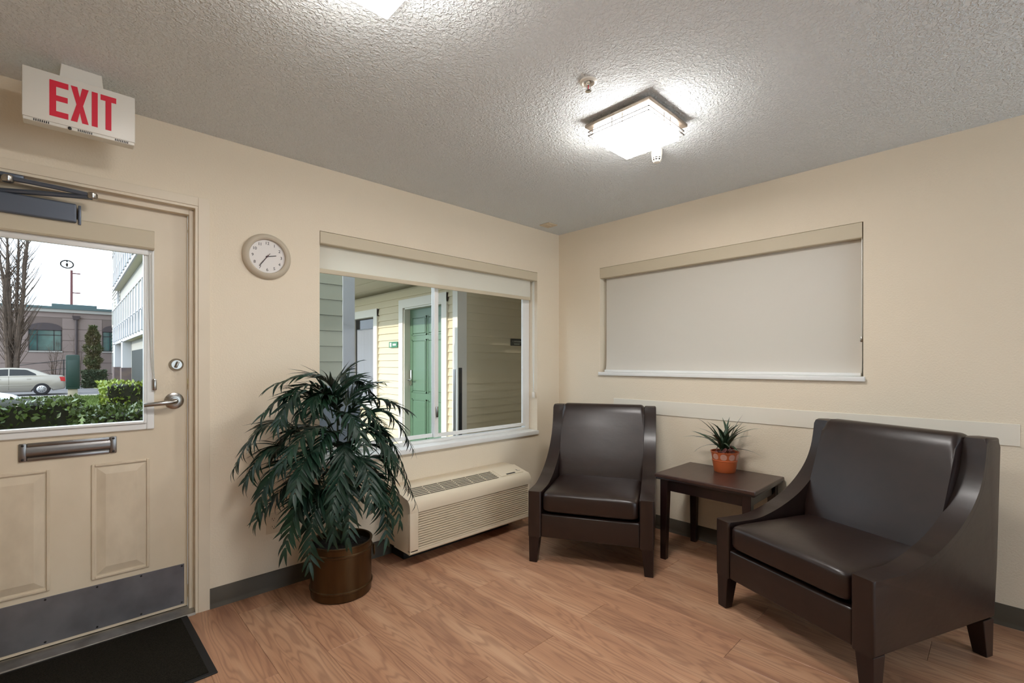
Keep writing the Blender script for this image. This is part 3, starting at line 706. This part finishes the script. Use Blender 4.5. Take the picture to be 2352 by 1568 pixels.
FR += [((-2.19,-.30,.80),(-2.30,-.40,.90),(-2.43,-.50,.72)),((-2.17,-.30,.70),(-2.22,-.42,.84),(-2.28,-.56,.68)),((-2.15,-.30,.78),(-2.06,-.40,.88),(-1.98,-.50,.70)),
((-2.20,-.28,.60),(-2.34,-.33,.68),(-2.46,-.40,.50)),((-2.18,-.30,.52),(-2.26,-.42,.60),(-2.33,-.54,.42)),((-2.14,-.30,.50),(-2.05,-.40,.56),(-1.98,-.48,.40)),((-2.13,-.29,.85),(-2.00,-.30,.90),(-1.90,-.32,.70)),
((-2.19,-.29,.92),(-2.26,-.34,1.08),(-2.37,-.42,1.02)),((-2.16,-.30,.90),(-2.12,-.37,1.04),(-2.05,-.46,.93)),((-2.22,-.27,.80),(-2.38,-.26,.93),(-2.52,-.27,.80))]
leaf_variants = [blade(.138, .0092, bd, 5, .3).mesh('leaflet') for bd in (.25, .55, .85, 1.15)]
rp = random.Random(11); n_obj = 0; rest = bmesh.new()
order = sorted(range(len(FR)), key=lambda i: FR[i][2][1])          # nearest to the room first
for i, (p0, p1, p2) in enumerate(FR[k] for k in order):
    P = [Vector(p)-pc for p in (p0, p1, p2)]
    bez = lambda t: P[0]*(1-t)**2+P[1]*2*t*(1-t)+P[2]*t*t
    # control point so that the curve passes near P[1]
    P[1] = (P[1]-P[0]*.25-P[2]*.25)*2
    N = 16; cur = [bez(k/N) for k in range(N+1)]
    frd = B().tube(cur, [.0042-.0032*k/N for k in range(N+1)], 5).obj('frond', 'palm_stem', pl)
    lenc = sum((cur[k+1]-cur[k]).length for k in range(N)); npair = max(9, int(lenc/.023))
    for k in range(npair):
        t = .20+.80*k/(npair-1); c = bez(t); d = (bez(min(1, t+.02))-bez(max(0, t-.02))).normalized()
        side = d.cross(Vector((0, 0, 1)))
        side = side.normalized() if side.length > .15 else Vector((1, 0, 0))
        up = side.cross(d).normalized()
        for s in (-1, 1):
            fw = R(48-18*t+rp.uniform(-8, 8)) if k < npair-1 else R(14)
            dirv = (d*math.cos(fw)+side*s*math.sin(fw)+up*rp.uniform(-.05, .18)).normalized()
            zz = (up*rp.uniform(.7, 1)+side*rp.uniform(-.35, .35)); zz = (zz-dirv*zz.dot(dirv)).normalized(); yy = zz.cross(dirv)
            sc = (.62+.55*math.sin(math.pi*min(1, .18+t*.85)))*rp.uniform(.85, 1.12)
            m = Matrix((dirv, yy, zz)).transposed().to_4x4(); m.translation = c
            m = m @ Matrix.Diagonal((sc, 1.05, sc, 1))
            lm = leaf_variants[rp.randrange(4)]
            tip = pc+m @ Vector((.115, 0, -.03))
            if tip.y > -.02: continue
            if tip.z < .12: continue
            if n_obj < 300:
                o = link('leaflet', lm, 'palm_leaf', frd); o.matrix_local = m; n_obj += 1
            else:
                tmp = bmesh.new(); tmp.from_mesh(lm); tmp.transform(m); me_t = bpy.data.meshes.new('t'); tmp.to_mesh(me_t); tmp.free(); rest.from_mesh(me_t); bpy.data.meshes.remove(me_t)
me = bpy.data.meshes.new('leaflets'); rest.to_mesh(me); rest.free(); me.polygons.foreach_set('use_smooth', [True]*len(me.polygons))
lo = link('leaflets', me, 'palm_leaf', pl); lo['kind'] = 'stuff'
for (x, y, tx, ty, h) in ((-.01, .0, -.02, .01, 1.06), (.02, -.02, .03, -.02, .93), (-.04, .0, -.10, .015, .68), (.0, -.04, -.0, -.06, .73), (.04, .02, .06, .02, .90), (-.02, .04, -.04, .06, .84)):
    B().tube([(x, y, .255), ((x+tx)/2, (y+ty)/2, (.255+h)/2), (tx, ty, h)], [.0095, .008, .0045], 7).obj('stem', 'palm_stem', pl)

# ================================================================== outdoors
GZ = -.33
struct(B().box(-40, 30, .16, 27.0, GZ-.3, GZ).obj('lawn', 'lawn_soil', smooth=False), 'lawn in front of the building')
struct(B().box(-40, 30, 27.0, 28.6, GZ-.3, GZ+.01).obj('sidewalk', 'concrete', smooth=False), 'pale concrete sidewalk')
struct(B().box(-40, 30, 28.6, 60, GZ-.5, -.46).obj('street', 'asphalt', smooth=False), 'grey asphalt street')
struct(B().box(-2.3, 8, .16, 9, GZ, -.10).obj('walkway', 'walkway_concrete', smooth=False), 'concrete walkway outside the window')
def cards(n, fpos, size, seed, asp=.55):
    """n little folded leaves; fpos(rng) -> position, outward direction"""
    rg = random.Random(seed); vs_, fs = [], []
    for i in range(n):
        p, nrm = fpos(rg)
        d = Vector((rg.gauss(0, 1), rg.gauss(0, 1), rg.gauss(0, 1)))+nrm*1.1; d.normalize()
        sd = d.cross(Vector((rg.gauss(0, 1), rg.gauss(0, 1), rg.gauss(0, 1)))).normalized()
        s = size*rg.uniform(.6, 1.25); k = len(vs_)
        vs_ += [p, p+d*s*.5+sd*s*asp*.5, p+d*s, p+d*s*.5-sd*s*asp*.5]; fs.append((k, k+1, k+2, k+3))
    me = bpy.data.meshes.new('foliage'); me.from_pydata([tuple(v) for v in vs_], [], fs); return me
def hedge(label, x0, x1, y0, y1, z0, z1, n, size, mat, seed, core='hedge_core', group=None):
    t = thing('hedge', label, 'hedge', ((x0+x1)/2, (y0+y1)/2, z0), 0, group)
    hx, hy, hz = (x1-x0)/2, (y1-y0)/2, z1-z0
    q = size*.9
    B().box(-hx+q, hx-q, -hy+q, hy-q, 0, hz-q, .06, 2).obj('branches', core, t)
    def fp(rg):
        f = rg.random()
        wob = lambda a, b: .5+.5*math.sin(a*3.1+seed)*math.sin(b*2.3+seed*2)
        if f < .36:
            x, y = rg.uniform(-hx, hx), rg.uniform(-hy, hy); return Vector((x, y, hz-q*.8-rg.random()**2*.12-.05*wob(x, y))), Vector((0, 0, 1))
        if f < .82: 
            x, z = rg.uniform(-hx, hx), rg.uniform(0, hz-q*.8); return Vector((x, -hy+q*.7+rg.random()**2*.12+.05*wob(x, z), z)), Vector((0, -1, .3))
        s = rg.choice((-1, 1)); return Vector((s*(hx-q*.7-rg.random()**2*.1), rg.uniform(-hy, hy), rg.uniform(0, hz-q*.8))), Vector((s, 0, .3))
    fo = link('foliage', cards(n, fp, size, seed), mat, t); fo['kind'] = 'stuff'
    return t
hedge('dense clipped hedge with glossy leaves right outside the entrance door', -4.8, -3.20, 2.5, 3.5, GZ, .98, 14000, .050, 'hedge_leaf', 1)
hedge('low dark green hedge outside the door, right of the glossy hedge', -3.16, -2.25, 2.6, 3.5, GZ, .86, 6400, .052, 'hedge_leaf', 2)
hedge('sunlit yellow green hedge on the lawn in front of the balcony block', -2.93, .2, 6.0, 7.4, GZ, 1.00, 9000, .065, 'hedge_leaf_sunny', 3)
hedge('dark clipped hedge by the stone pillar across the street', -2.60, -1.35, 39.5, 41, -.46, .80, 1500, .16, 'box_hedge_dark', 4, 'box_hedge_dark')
gr = link('grass', cards(22000, lambda r: (Vector((r.uniform(-6, -1.5), r.choice((16+7.6*r.random(), 24.4+2.4*r.random(), 16+7.6*r.random())), GZ)), Vector((0, 0, 2.2))), .11, 9, .14), 'grass'); tag(gr, 'short green grass on the lawn beyond the hedges', 'grass', kind='stuff')
# green relay box
gb = thing('relay_box', 'dark green metal mail relay box standing on the lawn', 'mailbox', (-3.138, 24.0, GZ))
B().prism([(-.212, .50), (.212, .50), (.212, 1.86), (.195, 1.905), (.15, 1.92), (-.15, 1.92), (-.195, 1.905), (-.212, 1.86)], 'y', -.22, .22, .015, 2).obj('box_body', 'relay_green', gb)
B().box(-.15, .15, -.15, .15, 0, .505, .01).obj('pedestal', 'post_tan', gb)
B().box(-.17, .17, -.232, -.218, .60, 1.70, .006).obj('box_door', 'relay_green', gb)
# cars
def car(label, loc, rz, paint):
    t = thing('car', label, 'car', loc, rz)
    # x forward (nose at +2.25), z up, side profile
    low = [(-2.20, .32), (-2.24, .45), (-2.22, .72), (-2.19, .95), (-2.10, 1.02), (-1.62, 1.06), (-1.0, 1.04), (.75, .98), (1.45, .90), (2.05, .74), (2.20, .62), (2.25, .45), (2.20, .25), (1.82, .20)]
    arch = lambda cx: [(cx+.37*math.cos(a), .31+.37*math.sin(a)) for a in [math.pi*i/10 for i in range(11)]]
    pts = low+arch(1.40)+[(1.0, .20), (-.95, .20)]+arch(-1.33)+[(-1.75, .24)]
    bd = B().prism(pts, 'y', -.84, .84, .05, 3).obj('body', paint, t, ang=45)
    cab = [(-1.66, 1.03), (-1.05, 1.33), (-.72, 1.42), (-.2, 1.455), (.2, 1.44), (.5, 1.36), (1.12, .98)]
    ca = B()
    va = [ca.bm.verts.new((x, -.80+max(0, z-1.0)*.42, z)) for x, z in cab]; vb = [ca.bm.verts.new((x, .80-max(0, z-1.0)*.42, z)) for x, z in cab]
    ca.bm.faces.new(va); ca.bm.faces.new(vb[::-1]); n = len(cab)
    for i in range(n): ca.bm.faces.new((va[i], vb[i], vb[(i+1) % n], va[(i+1) % n]))
    ca.obj('cabin', paint, t, ang=60)
    for s in (-1, 1):
        for poly in ([(-1.14, 1.06), (-1.10, 1.14), (-.80, 1.335), (-.70, 1.36), (-.16, 1.385), (-.16, 1.055)], [(-.12, 1.055), (-.12, 1.385), (.18, 1.37), (.42, 1.30), (.86, 1.03)]):
            b = B(); q0 = [b.bm.verts.new((x, s*(.806-max(0, z-1.0)*.42), z)) for x, z in poly]; q1 = [b.bm.verts.new((x, s*(.79-max(0, z-1.0)*.42), z)) for x, z in poly]
            b.bm.faces.new(q0); b.bm.faces.new(q1[::-1]); m = len(poly)
            for i in range(m): b.bm.faces.new((q0[i], q1[i], q1[(i+1) % m], q0[(i+1) % m]))
            b.obj('side_window', 'car_glass', t, smooth=False)
        for x in (-.95, .12): B().box(x, x+.17, s*.842-.012, s*.842+.012, .86, .885, .006).obj('door_handle', paint, t)
        B().box(-.150, -.142, s*.841-.003, s*.841+.003, .30, 1.03).obj('door_seam', 'dark_gap', t, smooth=False)
        B().box(-1.0, .95, s*.845-.01, s*.845+.01, .52, .56, .005).obj('side_moulding', paint, t)
        B().prism([(-2.23, .72), (-2.06, .74), (-2.0, .97), (-2.20, .955)], 'y', s*.70, s*.853, .004, 1).obj('tail_lamp', 'tail_red', t, smooth=False)
        B().prism([(2.20, .60), (1.80, .66), (1.86, .78), (2.10, .72)], 'y', s*.55, s*.852, .004, 1).obj('headlamp', 'headlamp', t, smooth=False)
        for x in (-1.33, 1.40):
            wh = B().lathe([(0, -.09), (.20, -.09), (.27, -.10), (.315, -.08), (.325, 0), (.315, .08), (.27, .10), (.20, .09), (0, .09)], 28, axis='y').obj('wheel', 'tyre', t, loc=(x, s*.76, .325))
            hc = B().lathe([(0, .015), (.17, .012), (.20, -.002), (.205, -.02)], 24, axis='y').obj('hubcap', 'hubcap', wh, loc=(0, s*.09, 0), rot=(0, 0, 0 if s > 0 else math.pi))
            sb = B()
            for i in range(9):
                a = 2*math.pi*i/9; sb.tube([(.08*math.cos(a), 0, .08*math.sin(a)), (.15*math.cos(a+.25), 0, .15*math.sin(a+.25))], .012, 4)
            sb.obj('hub_slots', 'tyre', wh, loc=(0, s*.104, 0))
    return t
car('silver sedan parked along the street beyond the lawn', (-5.62, 33.0, -.46), math.pi, 'car_silver')
car('white car of which only the hood shows above the glossy hedge', (-6.38, 14.65, GZ), 0, 'car_white')
# bare poplar
def bare_tree(label, loc, h, nst, seed, spread, tw=220, name='bare_tree', r0=.16):
    t = thing(name, label, 'tree', loc); rg = random.Random(seed)
    tr = B(); br = B()
    for i in range(nst):
        a = 2*math.pi*i/nst+rg.random(); bx = Vector((rg.uniform(-.3, .3)*spread, rg.uniform(-.3, .3)*spread, 0))
        top = bx+Vector((math.cos(a)*spread*rg.uniform(.3, 1), math.sin(a)*spread*rg.uniform(.2, .8), h*rg.uniform(.8, 1)))
        pts = [bx*(1-k/6)+top*(k/6)+Vector((rg.uniform(-.08, .08), 0, 0)) for k in range(7)]
        tr.tube(pts, [r0*rg.uniform(.8, 1.1)*(1-k/6.6) for k in range(7)], 7)
        for j in range(tw//nst):
            u = rg.uniform(.12, .98); k = int(u*6); f = u*6-k; p = pts[k]*(1-f)+pts[min(k+1, 6)]*f
            az = rg.uniform(0, 6.28); L = rg.uniform(.5, 1.0)*h*.20*(1.2-u*.6)
            d = Vector((math.cos(az)*.42, math.sin(az)*.42, 1)).normalized()
            br.tube([p, p+d*L*.5+Vector((math.cos(az)*.12, math.sin(az)*.12, 0)), p+d*L+Vector((math.cos(az)*.14, math.sin(az)*.14, 0))], [.022*r0/.16, .014*r0/.16, .005], 4)
    tr.obj('trunk', 'bark', t); br.obj('branches', 'bark', t)
bare_tree('tall bare poplar tree rising behind the silver sedan', (-5.75, 37.5, -.46), 12.5, 6, 5, .9, 420)
bare_tree('small bare shrub in front of the arched window', (-4.0, 43.5, -.46), 3.3, 5, 8, .5, 120, 'bare_shrub', .04)
bare_tree('small bare sapling beside the downspout of the stucco building', (-2.75, 44.0, -.46), 3.8, 3, 12, .5, 60, 'bare_shrub', .03)
cy = thing('cypress', 'narrow conical cypress in front of the stucco building', 'tree', (-1.98, 42.3, -.46))
B().tube([(0, 0, 0), (0, 0, 3.9)], [.08, .02], 7).obj('trunk', 'bark', cy)
def cyp(r):
    z = r.uniform(.5, 4.55); rad = .50*min(1, (4.6-z)/1.6+.28)*(.8+.2*math.sin(z*7)); a = r.uniform(0, 6.283); q = rad*r.uniform(.55, 1)
    return Vector((q*math.cos(a), q*math.sin(a), z-.25)), Vector((math.cos(a), math.sin(a), 1.4))
fo = link('foliage', cards(4200, cyp, .2, 21, .35), 'cypress_leaf', cy); fo['kind'] = 'stuff'
# stucco building
sb = thing('stucco_building', 'low mauve stucco building with arched windows across the street', 'building', (-3.0, 46.0, -.46))
B().box(-9, 9, .02, 8, 0, 5.55).obj('wall', 'stucco_joint', sb, smooth=False)
def win_at(x): return (x-.87, x+.87)
wins = [win_at(-1.50), win_at(2.55), win_at(-6.3)]
rows = [0, .85, 1.70, 2.55, 3.40, 4.25, 5.10]
for z0 in rows:
    z1 = min(z0+.82, 5.5); cuts = [-9.0]
    inside = [q for q in sorted(wins) if z1 > 2.58 and z0 < 4.72]
    spans = []; xcur = -9.0
    for a, b2 in inside: spans.append((xcur, a-.02)); xcur = b2+.02
    spans.append((xcur, 9.0))
    for a, b2 in spans:
        if z0 > 5: 
            nseg = max(1, int((b2-a)/3)); 
        else: nseg = max(1, int((b2-a)/2.6))
        for i in range(nseg):
            B().box(a+(b2-a)*i/nseg+.012, a+(b2-a)*(i+1)/nseg-.012, 0, .05, z0+.015, z1).obj('stucco_panel', 'stucco', sb, smooth=False)
for a, b2 in wins:
    c = (a+b2)/2
    arc = [(c+.87*math.cos(u), 4.30+.38*math.sin(u)) for u in [math.pi*i/14 for i in range(15)]]
    B().prism([(a, 4.15)]+[(b2, 4.15)]+arc, 'y', -.04, .06).obj('awning_arch', 'brown_metal', sb, smooth=False)
    wn = B().box(a, b2, .015, .06, 2.60, 4.16).obj('window', 'window_dark', sb, smooth=False)
    f = B()
    for q in (a, a+.42, a+1.30, b2-.05): f.box(q, q+.05, -.01, .05, 2.60, 4.16)
    for q in (2.60, 3.75, 4.10): f.box(a, b2, -.01, .05, q, q+.05)
    f.obj('mullions', 'frame_dark', wn, smooth=False)
    B().box(a-.05, b2+.05, -.06, .06, 2.50, 2.60).obj('window_ledge', 'cornice', sb, smooth=False)
B().box(-9.1, 9.1, -.14, .1, 5.50, 5.74).obj('cornice', 'cornice', sb, smooth=False)
B().box(-9.2, 9.2, -.22, 8.2, 5.74, 5.92).obj('roof_edge', 'roof_green', sb, smooth=False)
B().box(-1.2, 1.4, 1.5, 4, 5.9, 6.28).obj('roof_curb', 'roof_green', sb, smooth=False)
B().tube([(.17, -.10, 0), (.17, -.10, 5.2)], .10, 10).obj('downspout', 'brown_metal', sb)
B().taper((.0, .34, -.24, .02), (-.06, .40, -.28, .02), 5.0, 5.28).obj('rain_head', 'brown_metal', sb, smooth=False)
# railing in front of the stucco building
fe = thing('iron_fence', 'thin dark iron fence in front of the stucco building', 'fence', (-6.2, 42.8, -.46))
for x in (0, 2.7, 3.5): B().box(x-.03, x+.03, -.03, .03, 0, 1.95).obj('post', 'frame_dark', fe, smooth=False)
B().tube([(0, 0, 1.45), (2.7, 0, 1.9), (3.5, 0, 1.9)], .022, 6).obj('top_rail', 'frame_dark', fe); B().tube([(0, 0, .9), (2.7, 0, 1.3), (3.5, 0, 1.3)], .018, 6).obj('rail', 'frame_dark', fe)
# utility pole
up = thing('utility_pole', 'thin brown utility pole above the roof of the stucco building', 'pole', (-3.0, 70, -.46))
B().tube([(0, 0, 0), (0, 0, 12.2)], [.15, .11], 8).obj('pole', 'pole_brown', up)
for z in (9.6, 11.8): B().box(-.1, .75, -.05, .05, z, z+.12).obj('crossarm', 'pole_brown', up, smooth=False)
# balcony block
bb = thing('balcony_block', 'white apartment block with stacked balconies seen through the door glass', 'building', (-1.2, 20, GZ))
zb = -GZ
B().box(.35, 9, -3, 23.5, 0, 13).obj('wall', 'balcony_siding', bb, smooth=False)
for i in range(46):
    z = .1+i*.24; B().prism([(.36, z), (.315, z), (.345, z+.235), (.36, z+.235)], 'y', 16.2, 23.5).obj('siding_board', 'balcony_siding', bb, smooth=False)
for (z0, z1) in ((.9, 2.3), (4.3, 5.9), (7.6, 9.2)):
    for y0 in (17.4, 20.8):
        wn = B().box(.28, .33, y0, y0+1.5, z0, z1).obj('window', 'window_dark', bb, smooth=False)
        f = B(); f.box(.26, .33, y0-.1, y0, z0-.1, z1+.1); f.box(.26, .33, y0+1.5, y0+1.6, z0-.1, z1+.1); f.box(.26, .33, y0, y0+1.5, z1, z1+.1); f.box(.26, .33, y0, y0+1.5, z0-.1, z0); f.obj('window_trim', 'white_trim', wn, smooth=False)
for lev, (zf0, zf1, zt) in enumerate(((2.40, 3.40, 4.55), (5.85, 6.85, 8.0))):
    zf0 += zb; zf1 += zb; zt += zb
    B().box(.02, .40, -3, 16.2, zf0, zf0+.12).obj('balcony_slab', 'balcony_soffit', bb, smooth=False)
    B().box(-.02, .05, -3, 16.2, zf0-.04, zf0+.62).obj('fascia', 'balcony_white', bb, smooth=False)
    B().box(-.06, .06, -3, 16.25, zt-.07, zt).obj('top_rail', 'balcony_white', bb, smooth=False)
    B().box(-.03, .03, -3, 16.25, zf1-.02, zf1+.06).obj('bottom_rail', 'balcony_white', bb, smooth=False)
    pmesh = B().box(-.02, .01, 0, 1.02, zf1+.06, zt-.07).mesh('balcony_panel', False); smesh = B().box(-.06, .04, 0, .14, zf0+.2, zt-.07).mesh('baluster', False)
    bmesh_ = B().box(-.09, -.02, 0, .42, zf0+.12, zf1-.12).mesh('bracket', False)
    for i in range(16):
        y = -2.6+i*1.16
        link('balcony_panel', pmesh, 'balcony_siding', bb, (0, y+.14, 0)); link('baluster', smesh, 'balcony_white', bb, (0, y, 0)); link('bracket', bmesh_, 'balcony_white', bb, (0, y-.15, 0))
B().box(.4, 3.2, -3, 16.2, zb+2.40, zb+2.5).obj('soffit', 'balcony_soffit', bb, smooth=False)
B().box(.4, 3.2, -3, 16.2, zb+5.85, zb+5.95).obj('soffit', 'balcony_soffit', bb, smooth=False)
# porch recess of the block and its door
for y in (8.9, 14.3): 
    B().box(-.02, .62, y, y+.9 if y < 10 else y+1.6, 1.33, zb+2.40).obj('pillar', 'balcony_white', bb, smooth=False)
    B().box(-.06, .66, y-.04, (y+.94) if y < 10 else y+1.64, 0, 1.33).obj('pillar_base', 'stone_base', bb, smooth=False)
pdr = B().box(.26, .34, 2.6, 7.6, .1, 2.2).obj('porch_door', 'door_dark_green', bb, smooth=False)
B().box(.20, .30, 16.25, 16.4, zb+2.4, 13).obj('corner_board', 'balcony_white', bb, smooth=False)
B().box(-.5, 9.2, -3.5, 24, 13, 13.3).obj('eave', 'balcony_white', bb, smooth=False)
# ------------------------------------------------------------------ wing with the green door seen through the window
wg = thing('siding_wing', 'cream clapboard wing with a green door outside the window', 'building', (.4, 2.07, -.10))
Z0 = .10   # world z = local z - .10
B().box(3.0, 3.15, -1.88, .0, 0, 2.52).obj('added_end_wall', 'siding_cream', wg, smooth=False)  # unseen wall, added to shut out sky light and darken the walkway
B().box(.13, 5, .13, 7, 0, 2.52).obj('wall_core', 'siding_cream', wg, smooth=False)
WY = 2.07
def sb_x(y0, y1, z): # boards on the face towards -x
    B().prism([(.128, z), (-.012, z), (.008, z+.107), (.128, z+.107)], 'y', y0, y1).obj('siding_board', 'siding_cream', wg, smooth=False)
def sb_y(x0, x1, z):
    B().prism([(.128, z), (-.012, z), (.008, z+.107), (.128, z+.107)], 'x', x0, x1).obj('siding_board', 'siding_cream', wg, smooth=False)
nb = 23
for i in range(nb):
    z = .03+i*.1055
    if z+.1 < 2.30: 
        sb_x(.085, .215, z); 
        sb_x(1.446, 2.135, z)
        if z+.1 < .55 or z > 2.24: sb_x(2.135, 6.8, z)
    else: sb_x(.085, 6.8, z)
    sb_y(.085, 3.0, z)
B().box(-.022, .130, -.022, .085, 0, 2.525).obj('corner_trim', 'white_trim', wg, smooth=False)
B().box(-.030, -.023, .02, .06, 0, 1.28).obj('corner_guard', 'steel_brushed', wg, smooth=False); B().box(-.005, .045, -.031, -.023, 0, 1.30).obj('corner_guard', 'frame_dark', wg, smooth=False)
dt = B()
dt.box(-.035, .10, .208, .325, 0, 2.30); dt.box(-.035, .10, 1.330, 1.446, 0, 2.30); dt.box(-.036, .10, .208, 1.446, 2.185, 2.31)
dt.box(-.012, .12, .325, .345, 0, 2.19); dt.box(-.012, .12, 1.31, 1.33, 0, 2.19); dt.box(-.012, .12, .325, 1.33, 2.165, 2.19)
dt.obj('door_trim', 'white_trim', wg, smooth=False)
gd = B().box(.085, .125, .34, 1.315, .0, 2.17).obj('green_door', 'green_door', wg, smooth=False, label='six panel green door')
for y0, y1 in ((.45, .78), (.88, 1.21)):
    for z0, z1 in ((.25, .80), (.95, 1.68), (1.80, 2.02)):
        b = B(); b.box(.070, .087, y0, y1, z0, z1, .006, 2)
        b.obj('door_panel', 'green_door', gd, smooth=False)
        f = B()
        for q in ((y0-.03, y0-.012, z0-.03, z1+.03), (y1+.012, y1+.03, z0-.03, z1+.03), (y0-.03, y1+.03, z0-.03, z0-.012), (y0-.03, y1+.03, z1+.012, z1+.03)): f.box(.073, .087, q[0], q[1], q[2], q[3])
        f.obj('panel_moulding', 'green_door', gd, smooth=False)
lk_ = B().box(.05, .086, 1.225, 1.285, 1.02, 1.26, .012).obj('lock_plate', 'chrome', gd)
B().tube([(.06, 1.255, 1.11), (.0, 1.255, 1.11), (-.01, 1.22, 1.11), (-.01, 1.13, 1.11)], .011, 8).obj('lever', 'chrome', lk_)
wt = B()
wt.box(-.035, .10, 2.135, 2.25, .62, 2.24); wt.box(-.035, .10, 4.30, 4.41, .62, 2.24); wt.box(-.036, .10, 2.135, 4.41, 2.125, 2.25); wt.box(-.036, .10, 2.135, 4.41, .60, .72)
wt.box(-.02, .11, 2.25, 2.29, .72, 2.125); wt.box(-.02, .11, 3.10, 3.16, .72, 2.125)
wt = wt.obj('window_trim', 'white_trim', wg, smooth=False)
B().box(.06, .065, 2.29, 4.30, .70, 2.13).obj('pane', 'car_glass', wt, smooth=False)
cu = B(); pts = [(.050+.006*math.sin(i*1.3), 2.32+i*.05) for i in range(15)]
for (a0, b0), (a1, b1) in zip(pts, pts[1:]): cu.poly([(a0, b0, .72), (a1, b1, .72), (a1, b1, 1.95), (a0, b0, 1.95)])
bmesh.ops.solidify(cu.bm, geom=cu.bm.faces[:], thickness=.004); cu.obj('curtain', 'curtain', wt)
sg = B().box(-.024, -.012, 1.50, 1.76, 1.60, 1.69, .002, 1).obj('room_sign', 'sign_green', wg, smooth=False)
b = B(); b.box(-.0255, -.0235, 1.68, 1.73, 1.615, 1.675); b.box(-.0255, -.0235, 1.54, 1.64, 1.63, 1.66); b.obj('sign_marks', 'white_trim', sg, smooth=False)
sg = B().box(.93, 1.16, -.026, -.012, 1.61, 1.71, .002, 1).obj('wall_sign', 'sign_dark', wg, smooth=False)
b = B(); b.box(.96, .975, -.0275, -.0255, 1.668, 1.682); b.box(.99, 1.13, -.0275, -.0255, 1.667, 1.683); b.box(.97, 1.13, -.0275, -.0255, 1.650, 1.653); b.box(.99, 1.10, -.0275, -.0255, 1.628, 1.642); b.obj('sign_marks', 'pier_siding', sg, smooth=False)
sf = thing('walkway_soffit', 'pale panelled soffit of the covered walkway outside the window', 'soffit', (-1.2, .16, 2.425))
for i in range(16):
    B().box(i*.36+.004, i*.36+.356, 0, 9, .0, .03).obj('soffit_panel', 'soffit_panel', sf, smooth=False)
B().box(0, 5.9, 0, 9, .03, .30).obj('deck', 'white_trim', sf, smooth=False)
pr = thing('porch_pier', 'grey sided pier with a wider blue grey base left of the green door', 'pier', (-1.892, 1.475, -.10))
for i in range(20): B().prism([(.5, i*.125+0), (-.563, i*.125), (-.555, i*.125+.1235), (.5, i*.125+.123)], 'x', -.26, .245).obj('siding_board', 'pier_siding', pr, smooth=False)
B().box(.245, .345, -.575, .57, 0, 2.52).obj('corner_trim', 'pier_trim', pr, smooth=False); B().box(-.345, -.26, -.575, .57, 0, 2.52).obj('corner_trim', 'pier_trim', pr, smooth=False)
B().box(-.40, .375, -.61, .60, 0, 1.13).obj('pier_base', 'pier_base', pr, smooth=False); B().box(-.43, .40, -.64, .63, 1.13, 1.18, .006).obj('base_cap', 'pier_base', pr, smooth=False)
B().box(-.85, -.44, -1.30, .57, 0, 1.13).obj('sun_block_wall', 'pier_base', pr, smooth=False)  # low wall out of view, added to keep low sun off the walkway
